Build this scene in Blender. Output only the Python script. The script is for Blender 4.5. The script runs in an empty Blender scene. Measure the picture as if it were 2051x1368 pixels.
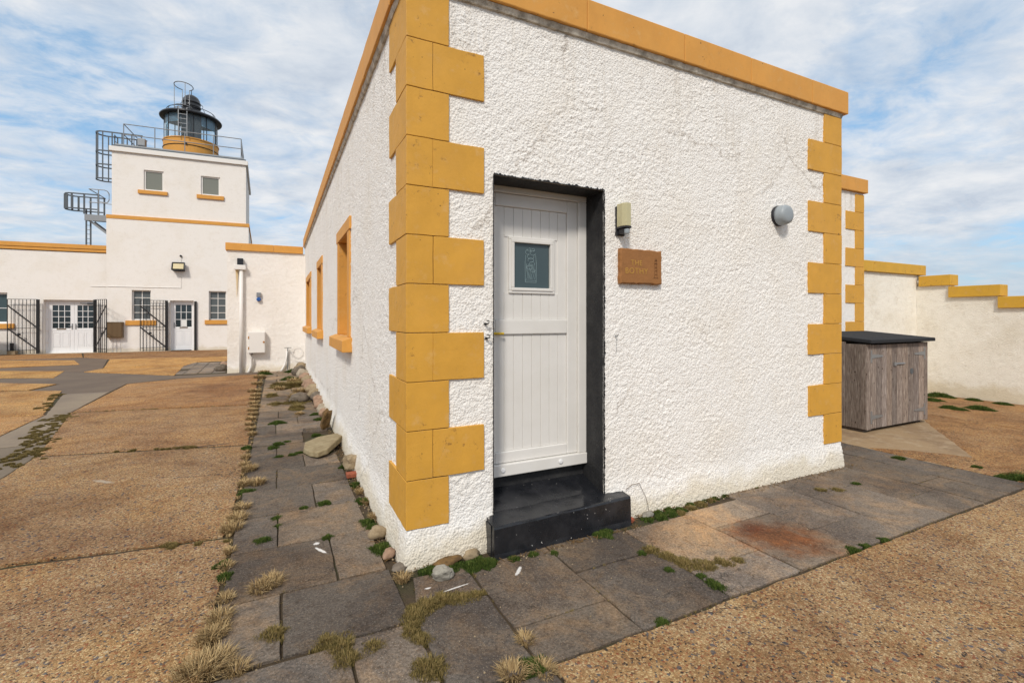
import bpy, bmesh, math, random
from mathutils import Vector, noise, Matrix
random.seed(7)
D = bpy.data; sc = bpy.context.scene; COL = sc.collection
# ---------------------------------------------------------------- camera
cam = D.objects.new('camera', D.cameras.new('camera')); COL.objects.link(cam)
cam.location = (-.773, -3.135, 1.65)
cam.rotation_euler = (math.radians(90), 0, -math.atan2(.4415, .8972))
cam.data.sensor_width = 36; cam.data.lens = 16.71; cam.data.shift_y = -.0229
cam.data.clip_start = .05; cam.data.clip_end = 3000
sc.camera = cam
# ---------------------------------------------------------------- light
SUN_DIR = Vector((-.50, -.68, .80)).normalized()        # towards the sun
sun = D.objects.new('sun', D.lights.new('sun', 'SUN')); COL.objects.link(sun)
sun.data.energy = 2.7; sun.data.angle = math.radians(9); sun.data.color = (1, .93, .83)
sun.rotation_euler = SUN_DIR.to_track_quat('Z', 'Y').to_euler()
w = D.worlds.new('World'); sc.world = w; w.use_nodes = True
nt = w.node_tree; nt.nodes.clear()
def N(t, k, **kw):
    n = t.nodes.new(k)
    for a, b in kw.items():
        if a in n.inputs: n.inputs[a].default_value = b
        else: setattr(n, a, b)
    return n
def ramp(t, fac, stops, interp='LINEAR'):
    r = t.nodes.new('ShaderNodeValToRGB'); e = r.color_ramp.elements; r.color_ramp.interpolation = interp
    while len(e) < len(stops): e.new(.5)
    for x, (p, c) in zip(e, stops):
        x.position = p; x.color = (c, c, c, 1) if not hasattr(c, '__len__') else (*c, 1)
    t.links.new(fac, r.inputs[0]); return r.outputs[0]
def math_(t, op, a, b=None, c=None, clamp=False):
    m = t.nodes.new('ShaderNodeMath'); m.operation = op; m.use_clamp = clamp
    for i, v in enumerate((a, b, c)):
        if v is None: continue
        if isinstance(v, (int, float)): m.inputs[i].default_value = v
        else: t.links.new(v, m.inputs[i])
    return m.outputs[0]
def mixc(t, fac, a, b, mode='MIX'):
    m = t.nodes.new('ShaderNodeMix'); m.data_type = 'RGBA'; m.blend_type = mode
    for i, v in ((0, fac), (6, a), (7, b)):
        if isinstance(v, (int, float)): m.inputs[i].default_value = v
        elif isinstance(v, tuple): m.inputs[i].default_value = (*v, 1)
        else: t.links.new(v, m.inputs[i])
    return m.outputs[2]
tc = N(nt, 'ShaderNodeTexCoord'); sep = N(nt, 'ShaderNodeSeparateXYZ'); nt.links.new(tc.outputs['Generated'], sep.inputs[0])
zz = math_(nt, 'ADD', math_(nt, 'MAXIMUM', sep.outputs[2], 0.), .16)
cx_ = math_(nt, 'DIVIDE', sep.outputs[0], zz); cy_ = math_(nt, 'DIVIDE', sep.outputs[1], zz)
cmb = N(nt, 'ShaderNodeCombineXYZ'); nt.links.new(cx_, cmb.inputs[0]); nt.links.new(cy_, cmb.inputs[1])
mp = N(nt, 'ShaderNodeMapping'); nt.links.new(cmb.outputs[0], mp.inputs[0]); mp.inputs['Rotation'].default_value = (0, 0, .6); mp.inputs['Scale'].default_value = (1, 1.25, 1); mp.inputs['Location'].default_value = (3.1, .35, 0)
def wn(scale, detail, rough, dist=0, vec=mp):
    n = N(nt, 'ShaderNodeTexNoise', Scale=scale, Detail=detail, Roughness=rough, Distortion=dist); nt.links.new(vec.outputs[0], n.inputs['Vector']); return n.outputs['Fac']
big = wn(.75, 4, .5, .4); mid = wn(4.2, 8, .62, .5); fine = wn(13, 5, .6)
cov = math_(nt, 'ADD', math_(nt, 'MULTIPLY', big, .62), math_(nt, 'ADD', math_(nt, 'MULTIPLY', mid, .30), math_(nt, 'MULTIPLY', fine, .12)))
zen = math_(nt, 'MULTIPLY', math_(nt, 'SUBTRACT', sep.outputs[2], .25), .14)     # more cloud overhead
cov = math_(nt, 'ADD', cov, zen)
cmask = ramp(nt, cov, [(.385, 0.), (.45, .6), (.545, 1.)])
shade = ramp(nt, math_(nt, 'ADD', math_(nt, 'MULTIPLY', wn(2.3, 7, .6, .3), .7), math_(nt, 'MULTIPLY', mid, .3)), [(.34, (.52, .60, .72)), (.47, (.70, .76, .84)), (.60, (.88, .90, .93))])
sky = N(nt, 'ShaderNodeTexSky', sky_type='NISHITA', sun_disc=False, sun_elevation=math.asin(SUN_DIR.z), sun_rotation=math.atan2(SUN_DIR.x, SUN_DIR.y), altitude=20, air_density=1.0, dust_density=.6, ozone_density=2.0)
bgS = N(nt, 'ShaderNodeBackground', Strength=.15); nt.links.new(mixc(nt, .55, sky.outputs[0], (2.3, 4.1, 6.0)), bgS.inputs[0])
bgC = N(nt, 'ShaderNodeBackground', Strength=.95); nt.links.new(shade, bgC.inputs[0])
mx = N(nt, 'ShaderNodeMixShader'); nt.links.new(cmask, mx.inputs[0]); nt.links.new(bgS.outputs[0], mx.inputs[1]); nt.links.new(bgC.outputs[0], mx.inputs[2])
hz = N(nt, 'ShaderNodeBackground', Strength=.72); hz.inputs[0].default_value = (.62, .78, .92, 1)
hm = N(nt, 'ShaderNodeMixShader'); nt.links.new(ramp(nt, sep.outputs[2], [(0., .8), (.16, 0.)]), hm.inputs[0]); nt.links.new(mx.outputs[0], hm.inputs[1]); nt.links.new(hz.outputs[0], hm.inputs[2])
wo = N(nt, 'ShaderNodeOutputWorld'); nt.links.new(hm.outputs[0], wo.inputs[0])
sc.view_settings.view_transform = 'Standard'; sc.view_settings.look = 'None'; sc.view_settings.exposure = 0; sc.view_settings.gamma = 1
sc.render.engine = 'CYCLES'
# ---------------------------------------------------------------- materials
def mat(name, color=(.5, .5, .5), rough=.7, metal=0., spec=.4):
    m = D.materials.new(name); m.use_nodes = True; t = m.node_tree
    b = t.nodes['Principled BSDF']; b.inputs['Base Color'].default_value = (*color, 1)
    b.inputs['Roughness'].default_value = rough; b.inputs['Metallic'].default_value = metal; b.inputs['Specular IOR Level'].default_value = spec
    return m, t, b
def pos(t): return N(t, 'ShaderNodeNewGeometry').outputs['Position']
def obj_(t): return N(t, 'ShaderNodeTexCoord').outputs['Object']
def noi(t, v, scale, detail=4, rough=.55, dist=0): 
    n = N(t, 'ShaderNodeTexNoise', Scale=scale, Detail=detail, Roughness=rough, Distortion=dist); t.links.new(v, n.inputs['Vector']); return n.outputs['Fac']
def vor(t, v, scale, feature='F1', out='Distance'):
    n = N(t, 'ShaderNodeTexVoronoi', feature=feature, Scale=scale); t.links.new(v, n.inputs['Vector']); return n.outputs[out]
def scl(t, v, s):
    m = N(t, 'ShaderNodeMapping'); m.inputs['Scale'].default_value = s; t.links.new(v, m.inputs[0]); return m.outputs[0]
def bump(t, b, h, strength=.5, dist=.01):
    n = N(t, 'ShaderNodeBump', Strength=strength, Distance=dist); t.links.new(h, n.inputs['Height']); t.links.new(n.outputs[0], b.inputs['Normal'])
def setc(t, b, c): t.links.new(c, b.inputs['Base Color'])
def blob(t, p, cx, cy, rx, ry, rot, scale, lo, hi, amt):
    q = N(t, 'ShaderNodeMapping'); q.vector_type = 'TEXTURE'; q.inputs['Location'].default_value = (cx, cy, 0); q.inputs['Rotation'].default_value = (0, 0, rot); q.inputs['Scale'].default_value = (rx, ry, 1e3); t.links.new(p, q.inputs[0])
    l = N(t, 'ShaderNodeVectorMath', operation='LENGTH'); t.links.new(q.outputs[0], l.inputs[0])
    v = math_(t, 'ADD', l.outputs['Value'], math_(t, 'MULTIPLY', math_(t, 'SUBTRACT', noi(t, p, scale, 8, .75), .5), 1.8))
    return ramp(t, v, [(lo, amt), (hi, 0.)])
def cracks(t, p, scale):
    ns = N(t, 'ShaderNodeTexNoise', Scale=3.5, Detail=6., Roughness=.7); t.links.new(p, ns.inputs['Vector']); vm = N(t, 'ShaderNodeVectorMath', operation='SCALE'); t.links.new(ns.outputs['Color'], vm.inputs[0]); vm.inputs['Scale'].default_value = .30
    wv = N(t, 'ShaderNodeVectorMath', operation='ADD'); t.links.new(p, wv.inputs[0]); t.links.new(vm.outputs[0], wv.inputs[1]); d = vor(t, wv.outputs[0], scale, 'DISTANCE_TO_EDGE')
    return math_(t, 'MULTIPLY', ramp(t, d, [(.0, .9), (.0035, 0.)]), ramp(t, noi(t, p, .9, 2), [(.50, 0.), (.56, 1.)]))
M = {}
def stucco(name, base, dirt, dscale=1.0, fine=.004, streak=0., grime=.35):
    m, t, b = mat(name, base, .85, spec=.25); p = pos(t)
    big = noi(t, p, 1.1, 5, .6); sm = noi(t, p, 55, 3, .6)
    c = mixc(t, ramp(t, big, [(.48, 0.), (.72, grime)]), base, dirt)
    c = mixc(t, ramp(t, noi(t, p, 6, 5, .65), [(.52, 0.), (.75, grime * .7)]), c, tuple(x * .82 for x in dirt))
    sp = math_(t, 'MULTIPLY', ramp(t, noi(t, p, 52, 3, .6), [(.63, 0.), (.70, .6)]), ramp(t, noi(t, p, 2.2, 5, .6), [(.35, .25), (.62, 1.)]))                    # grit lodged in pits
    c = mixc(t, sp, c, (.33, .27, .2))
    # algae and splash dirt on the lowest hand's breadth of the wall
    s = N(t, 'ShaderNodeSeparateXYZ'); t.links.new(p, s.inputs[0])
    lo = math_(t, 'ADD', math_(t, 'ADD', s.outputs[2], .12), math_(t, 'MULTIPLY', noi(t, p, 3.2, 5, .65), -.42))
    c = mixc(t, ramp(t, lo, [(0., .5), (.14, 0.)]), c, (.60, .50, .31))
    setc(t, b, c)
    ss_ = N(t, 'ShaderNodeSeparateXYZ'); t.links.new(p, ss_.inputs[0])
    stk = math_(t, 'MULTIPLY', ramp(t, noi(t, scl(t, p, (5, 5, .45)), 1.7, 7, .75), [(.52, 0.), (.66, streak)]), ramp(t, math_(t, 'ADD', math_(t, 'MULTIPLY', ss_.outputs[2], .25), math_(t, 'MULTIPLY', noi(t, p, 2, 4), -.12)), [(.62, 0.), (.90, 1.)]))
    if streak: c = mixc(t, math_(t, 'MULTIPLY', cracks(t, p, .33), .55), c, (.30, .24, .18))
    c = mixc(t, stk, c, (.50, .43, .34)); b.inputs['Base Color'].links and t.links.remove(b.inputs['Base Color'].links[0]); setc(t, b, c)
    vg = vor(t, p, 64); sm = math_(t, 'ADD', sm, math_(t, 'MULTIPLY', vg, -1.1))
    h = math_(t, 'ADD', math_(t, 'MULTIPLY', sm, .8), math_(t, 'MULTIPLY', noi(t, p, 130, 3), .6))
    bump(t, b, h, .75, fine * dscale * 2.2); return m
M['rough'] = stucco('roughcast_white', (.89, .865, .83), (.76, .68, .56), streak=.45)
M['rough2'] = stucco('roughcast_cream', (.88, .845, .76), (.68, .61, .48), grime=.55)
M['far'] = stucco('painted_render', (.87, .83, .785), (.74, .66, .54), fine=.003, grime=.3)
def paint(name, col, wear=.6, chip=(.16, .07, .03)):
    m, t, b = mat(name, col, .6, spec=.3); p = pos(t)
    c = mixc(t, ramp(t, noi(t, p, 4.5, 7, .7), [(.36, 0.), (.66, .8)]), col, tuple(x * .84 for x in col)); c = mixc(t, ramp(t, noi(t, p, 9, 6, .7), [(.56, 0.), (.70, .45)]), c, (.72, .44, .17))
    c = mixc(t, ramp(t, noi(t, p, 1.3, 6, .7), [(.5, 0.), (.75, .35)]), c, (.70, .38, .10))
    k = math_(t, 'MULTIPLY', ramp(t, noi(t, p, 17, 9, .78), [(.585, 0.), (.61, 1.)]), ramp(t, noi(t, p, 3.4, 5, .65), [(.50, 0.), (.60, wear)]))
    c = mixc(t, k, c, chip); c = mixc(t, ramp(t, noi(t, p, 25, 2), [(.755, 0.), (.77, .8)]), c, (.06, .03, .02))
    setc(t, b, c); bump(t, b, math_(t, 'ADD', noi(t, p, 60, 5, .7), math_(t, 'MULTIPLY', k, -.8)), .35, .004); return m
M['ochre'] = paint('ochre_masonry_paint', (.67, .35, .052)); M['ochreT'] = paint('ochre_trim_paint', (.70, .335, .07), .3)
M['ochreW'] = paint('weathered_ochre_paint', (.64, .37, .045), .95, (.13, .05, .03))
M['mortar'] = mat('dark_joint_mortar', (.09, .045, .02), .9)[0]
m, t, b = mat('grimy_cement_fillet', (.5, .45, .36), .9); p = pos(t)
setc(t, b, mixc(t, ramp(t, noi(t, p, 9, 5, .7), [(.44, 0.), (.68, .85)]), (.66, .62, .54), (.16, .13, .09))); bump(t, b, noi(t, p, 50, 5), .6, .01); M['fillet'] = m
m, t, b = mat('black_gloss_paint', (.014, .015, .018), .3, spec=.5); p = pos(t)
c = mixc(t, ramp(t, noi(t, p, 6, 5, .65), [(.45, 0.), (.75, .6)]), (.012, .013, .016), (.045, .045, .05))
c = mixc(t, ramp(t, noi(t, p, 48, 2), [(.745, 0.), (.76, 1.)]), c, (.6, .58, .55)); setc(t, b, c)
t.links.new(ramp(t, noi(t, p, 4, 4), [(.3, .12), (.7, .38)]), b.inputs['Roughness']); bump(t, b, noi(t, p, 14, 5, .6), .25, .006); M['black'] = m
m, t, b = mat('matt_black_reveal_paint', (.022, .022, .024), .65, spec=.3); p = pos(t)
setc(t, b, mixc(t, ramp(t, noi(t, p, 5, 5, .65), [(.4, 0.), (.7, .7)]), (.018, .018, .02), (.05, .049, .048))); bump(t, b, noi(t, p, 30, 5, .6), .5, .012); M['blackm'] = m
m, t, b = mat('white_upvc', (.70, .69, .66), .35, spec=.5); p = pos(t)
setc(t, b, mixc(t, ramp(t, noi(t, p, 3, 5, .6), [(.4, 0.), (.75, .45)]), (.77, .75, .72), (.64, .62, .57))); M['pvc'] = m
M['pvcw'] = mat('white_door_plastic', (.80, .80, .81), .4)[0]
m, t, b = mat('dark_window_glass', (.02, .03, .035), .08, spec=.7); M['glass'] = m
M['glassg'] = mat('grey_blue_pane', (.055, .085, .095), .2, spec=.5)[0]
M['glassp'] = mat('obscured_glass', (.20, .21, .18), .25, spec=.5)[0]
M['glassd'] = mat('grey_wired_pane', (.10, .115, .12), .25, spec=.5)[0]
M['etch'] = mat('etched_line', (.33, .45, .48), .7)[0]
M['brass'] = mat('yellow_handle', (.75, .5, .03), .4)[0]
M['steel'] = mat('galvanised_steel', (.30, .31, .32), .45, .6)[0]
M['steeld'] = mat('dark_grey_steel', (.10, .115, .13), .5, .3)[0]
M['iron'] = mat('black_ironwork', (.012, .012, .013), .5)[0]
M['lblack'] = mat('lantern_black', (.022, .024, .028), .3)[0]
m, t, b = mat('lamp_plastic_black', (.02, .02, .024), .4); M['plastic'] = m
M['diff'] = mat('yellowed_diffuser', (.60, .55, .33), .3)[0]
M['diff'].node_tree.nodes['Principled BSDF'].inputs['Transmission Weight'].default_value = .15
M['grey'] = mat('grey_plastic', (.30, .335, .36), .45)[0]
m, t, b = mat('red_sandstone', (.25, .10, .035), .85, spec=.2); p = pos(t)
setc(t, b, mixc(t, noi(t, p, 14, 6, .7), (.37, .17, .06), (.25, .12, .05))); bump(t, b, noi(t, p, 40, 6, .7), .6, .006); M['sand'] = m
M['gold'] = mat('faded_gilt', (.46, .25, .05), .7)[0]; M['carve'] = mat('carved_shadow', (.17, .075, .03), .9)[0]
m, t, b = mat('weathered_planks', (.3, .22, .17), .85, spec=.2); p = pos(t)
g = noi(t, scl(t, p, (26, 26, 1.6)), 3.0, 6, .65, 1.5); at = N(t, 'ShaderNodeAttribute', attribute_name='tone')
c = ramp(t, g, [(.30, (.075, .056, .046)), (.47, (.20, .155, .13)), (.60, (.32, .265, .225)), (.73, (.54, .48, .42))])
k = vor(t, scl(t, p, (5.5, 5.5, 3.2)), 1.6); c = mixc(t, ramp(t, k, [(.06, 1.), (.10, 0.)]), c, (.04, .018, .010)); c = mixc(t, ramp(t, vor(t, scl(t, p, (9, 9, 4.2)), 1.3), [(.05, .8), (.09, 0.)]), c, (.05, .022, .012))
sz_ = N(t, 'ShaderNodeSeparateXYZ'); t.links.new(p, sz_.inputs[0]); c = mixc(t, ramp(t, math_(t, 'ADD', sz_.outputs[2], math_(t, 'MULTIPLY', noi(t, p, 8, 3), .12)), [(1.20, 0.), (1.32, .6)]), c, (.42, .25, .13))
c = mixc(t, 1., c, at.outputs['Color'], 'MULTIPLY'); setc(t, b, c); bump(t, b, g, .5, .004); M['wood'] = m
m, t, b = mat('roofing_felt', (.022, .023, .026), .9, spec=.2); p = pos(t); setc(t, b, mixc(t, noi(t, p, 120, 3), (.014, .015, .018), (.04, .042, .046))); bump(t, b, noi(t, p, 90, 4), .6, .004); M['felt'] = m
def gravel(name, pal, scale=96, dark=.4, yel=.0):
    m, t, b = mat(name, (.4, .3, .2), .88, spec=.25); p = pos(t); at = N(t, 'ShaderNodeAttribute', attribute_name='tone')
    wv = N(t, 'ShaderNodeVectorMath', operation='ADD'); t.links.new(p, wv.inputs[0])
    ns = N(t, 'ShaderNodeTexNoise', Scale=30., Detail=2.); t.links.new(p, ns.inputs['Vector'])
    vm = N(t, 'ShaderNodeVectorMath', operation='SCALE'); t.links.new(ns.outputs['Color'], vm.inputs[0]); vm.inputs['Scale'].default_value = .015; t.links.new(vm.outputs[0], wv.inputs[1]); pw = wv.outputs[0]
    col = vor(t, pw, scale, out='Color'); s = N(t, 'ShaderNodeSeparateColor'); t.links.new(col, s.inputs[0])
    c = ramp(t, s.outputs[0], pal, 'CONSTANT')
    d = vor(t, pw, scale, 'DISTANCE_TO_EDGE')
    c = mixc(t, ramp(t, d, [(.0, .75), (.09, 0.)]), c, (.20, .13, .065))
    col2 = vor(t, pw, 26, out='Color'); s2 = N(t, 'ShaderNodeSeparateColor'); t.links.new(col2, s2.inputs[0]); dd = vor(t, pw, 26)
    c = mixc(t, math_(t, 'MULTIPLY', ramp(t, s2.outputs[1], [(.86, 0.), (.87, 1.)]), ramp(t, dd, [(.30, .85), (.36, 0.)])), c, ramp(t, s2.outputs[2], [(.0, (.1, .1, .12)), (.5, (.30, .12, .06)), (.8, (.5, .42, .3))], 'CONSTANT'))
    c = mixc(t, ramp(t, noi(t, p, .8, 7, .7, .8), [(.45, 0.), (.60, .85)]), c, (.70, .63, .60), 'MULTIPLY'); c = mixc(t, ramp(t, noi(t, p, 1.1, 4, .6, .3), [(.40, .6), (.56, 0.)]), c, (1.15, 1.06, .84), 'MULTIPLY')
    c = mixc(t, ramp(t, noi(t, p, 3.1, 7, .7), [(.48, 0.), (.66, .8)]), c, (.76, .68, .60), 'MULTIPLY')
    c = mixc(t, ramp(t, noi(t, p, 7.0, 5, .65), [(.60, 0.), (.8, .6)]), c, (1.35, 1.4, 1.45), 'MULTIPLY')
    c = mixc(t, blob(t, p, -2.36, 3.0, .20, .035, -.75, 14, .5, .9, .8), c, (.50, .42, .32)); c = mixc(t, blob(t, p, -1.62, 4.14, .42, .035, .12, 9, .5, .9, .8), c, (.05, .048, .05))
    c = mixc(t, blob(t, p, -1.9, 9.6, 1.0, 1.9, .1, 1.5, .4, 1.2, .75), c, (.60, .52, .52), 'MULTIPLY'); c = mixc(t, blob(t, p, -2.9, 2.2, .9, .8, .1, 2, .4, 1.2, .7), c, (.66, .60, .58), 'MULTIPLY'); c = mixc(t, blob(t, p, 1.1, -1.75, .9, .35, .3, 2, .4, 1.2, .8), c, (.66, .60, .58), 'MULTIPLY')
    c = mixc(t, cracks(t, p, .55), c, (.05, .035, .025))
    c = mixc(t, 1., c, at.outputs['Color'], 'MULTIPLY'); setc(t, b, c)
    bump(t, b, math_(t, 'ADD', ramp(t, d, [(0., 0.), (.25, 1.)]), noi(t, p, 20, 4)), .55, .006); return m
PAL = [(0., (.44, .29, .15)), (.22, (.33, .205, .10)), (.40, (.56, .41, .23)), (.55, (.39, .24, .115)), (.67, (.45, .25, .125)), (.76, (.56, .42, .25)), (.83, (.29, .11, .055)), (.88, (.15, .10, .07)), (.93, (.12, .12, .13)), (.965, (.05, .04, .035))]
M['gravel'] = gravel('exposed_aggregate_concrete', PAL)
m, t, b = mat('paving_slab_concrete', (.12, .11, .1), .9, spec=.25); p = pos(t); at = N(t, 'ShaderNodeAttribute', attribute_name='tone')
c = mixc(t, ramp(t, noi(t, p, 60, 6, .85), [(.3, 0.), (.7, 1.)]), (.044, .038, .032), (.265, .222, .185))
c = mixc(t, ramp(t, noi(t, p, 2.6, 8, .78, .6), [(.47, 0.), (.63, .85)]), c, (1.65, 1.38, 1.05), 'MULTIPLY')
c = mixc(t, ramp(t, noi(t, p, .9, 4, .6), [(.47, 0.), (.60, .75)]), c, (.50, .48, .50), 'MULTIPLY'); c = mixc(t, ramp(t, noi(t, p, 13, 7, .75), [(.50, 0.), (.66, .7)]), c, (.55, .48, .42), 'MULTIPLY')
vs = N(t, 'ShaderNodeSeparateColor'); t.links.new(vor(t, p, 120, out='Color'), vs.inputs[0]); vd = vor(t, p, 120)
c = mixc(t, math_(t, 'MULTIPLY', ramp(t, vs.outputs[0], [(.66, 0.), (.67, .55)]), ramp(t, vd, [(.30, 1.), (.45, 0.)])), c, ramp(t, vs.outputs[1], [(0., (.28, .22, .16)), (.45, (.17, .10, .06)), (.65, (.33, .29, .24)), (.9, (.03, .03, .03))], 'CONSTANT'))
c = mixc(t, 1., c, at.outputs['Color'], 'MULTIPLY')
c = mixc(t, cracks(t, p, .9), c, (.02, .016, .012))
# rust stain on the slab in front of the wall, and guano / paint splashes
c = mixc(t, blob(t, p, 2.62, -.82, .46, .36, -.5, 9, .3, 1.15, .95), c, (.82, .42, .22), 'MULTIPLY')
c = mixc(t, blob(t, p, 2.56, -.62, .20, .15, 0, 12, .2, 1.1, .9), c, (.45, .28, .22), 'MULTIPLY')
c = mixc(t, blob(t, p, 2.15, -.45, .6, .35, .3, 5, .4, 1., .7), c, (1.4, 1.22, .98), 'MULTIPLY')
for (a_, b_, r1, r2, ro, sc_) in ((.64, -.36, .018, .085, -.75, 40), (-.50, .50, .018, .10, .5, 30), (.20, -.37, .13, .009, .1, 30), (.05, -.30, .03, .012, 0, 60), (-.52, .62, .03, .03, 0, 50)):
    c = mixc(t, blob(t, p, a_, b_, r1, r2, ro, sc_, .55, .75, .9), c, (.75, .74, .72))
setc(t, b, c); bump(t, b, math_(t, 'ADD', noi(t, p, 55, 6, .75), math_(t, 'MULTIPLY', noi(t, p, 6, 4), 1.5)), .8, .009); M['slab'] = m
m, t, b = mat('grey_strip_concrete', (.2, .18, .15), .9); p = pos(t); at = N(t, 'ShaderNodeAttribute', attribute_name='tone')
c = mixc(t, noi(t, p, 30, 5, .7), (.14, .112, .085), (.27, .22, .16)); c = mixc(t, ramp(t, noi(t, p, 1.1, 5, .6), [(.4, 0.), (.6, .7)]), c, (.15, .12, .095))
c = mixc(t, 1., c, at.outputs['Color'], 'MULTIPLY'); setc(t, b, c); bump(t, b, noi(t, p, 40, 5), .4, .005); M['strip'] = m
m, t, b = mat('sandy_screed', (.4, .27, .14), .85); p = pos(t)
c = mixc(t, noi(t, p, 60, 5, .7), (.26, .175, .095), (.38, .265, .15)); c = mixc(t, ramp(t, noi(t, p, 1.6, 5, .65), [(.45, 0.), (.66, .8)]), c, (.20, .13, .075)); c = mixc(t, ramp(t, noi(t, p, 6, 7, .75), [(.5, 0.), (.7, .7)]), c, (.45, .36, .25)); setc(t, b, c); bump(t, b, noi(t, p, 40, 5), .5, .006); M['screed'] = m
m, t, b = mat('joint_soil', (.05, .035, .02), 1.); p = pos(t); c = mixc(t, noi(t, p, 40, 6, .7), (.035, .025, .015), (.10, .07, .04)); c = mixc(t, ramp(t, noi(t, p, 1.8, 4), [(.5, 0.), (.65, .5)]), c, (.03, .045, .012)); setc(t, b, c); bump(t, b, noi(t, p, 60, 5), .8, .02); M['soil'] = m
def rock(name, a, c2, sc_=14):
    m, t, b = mat(name, a, .85, spec=.25); p = obj_(t); q = N(t, 'ShaderNodeNewGeometry').outputs['Position']
    setc(t, b, mixc(t, ramp(t, noi(t, q, sc_, 6, .7), [(.35, 0.), (.65, 1.)]), a, c2)); bump(t, b, noi(t, q, 45, 6, .7), .5, .006); return m
ROCK = [rock('pinkish_stone', (.38, .25, .17), (.25, .16, .11)), rock('tan_stone', (.36, .28, .18), (.22, .165, .10)), rock('grey_stone', (.20, .165, .13), (.10, .08, .06)), rock('pale_stone', (.42, .36, .28), (.28, .23, .17))]
M['flag'] = rock('buff_flagstone', (.34, .28, .17), (.22, .165, .09), 9); M['brownst'] = rock('brown_slate', (.22, .13, .05), (.09, .055, .025), 20)
M['brick'] = rock('red_brick', (.36, .10, .05), (.22, .07, .04), 30); M['greyp'] = rock('striped_pebble', (.34, .32, .27), (.19, .175, .15), 22)
def blade(name, c1, c2, c3):
    m, t, b = mat(name, c1, .75, spec=.2); at = N(t, 'ShaderNodeAttribute', attribute_name='tone'); s = N(t, 'ShaderNodeSeparateColor'); t.links.new(at.outputs['Color'], s.inputs[0])
    setc(t, b, ramp(t, s.outputs[0], [(0., c1), (.5, c2), (1., c3)])); return m
M['dry'] = blade('dry_grass_blades', (.12, .075, .03), (.33, .225, .105), (.55, .41, .21)); M['olive'] = blade('brown_green_turf', (.07, .06, .018), (.19, .145, .05), (.32, .23, .095)); M['moss'] = blade('green_moss_blades', (.018, .030, .006), (.045, .080, .012), (.13, .16, .035))
M['binb'] = mat('blue_grey_bin', (.055, .085, .12), .5)[0]; M['brownm'] = mat('brown_cabinet_paint', (.15, .095, .045), .5)[0]; M['rustm'] = mat('rusty_hinge', (.42, .2, .05), .8)[0]
M['streak'] = mat('pale_rust_streak', (.66, .50, .28), .9)[0]; M['cream'] = mat('white_painted_metal', (.80, .775, .74), .5)[0]; M['blue'] = mat('blue_socket_cover', (.02, .10, .35), .4)[0]; M['paper'] = mat('paper_notice', (.78, .78, .76), .8)[0]
M['lamp'] = mat('floodlight_reflector', (.28, .24, .14), .35, .3)[0]; M['roof'] = mat('grey_roof_felt', (.14, .14, .14), .9)[0]
m, t, b = mat('lantern_glass', (.75, .88, .95), .03, spec=.8); b.inputs['Transmission Weight'].default_value = .9; b.inputs['IOR'].default_value = 1.05; M['lglass'] = m
M['lblue'] = mat('lantern_blind', (.12, .21, .28), .2)[0]
M['field'] = mat('distant_grass', (.10, .12, .04), 1.)[0]
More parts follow.
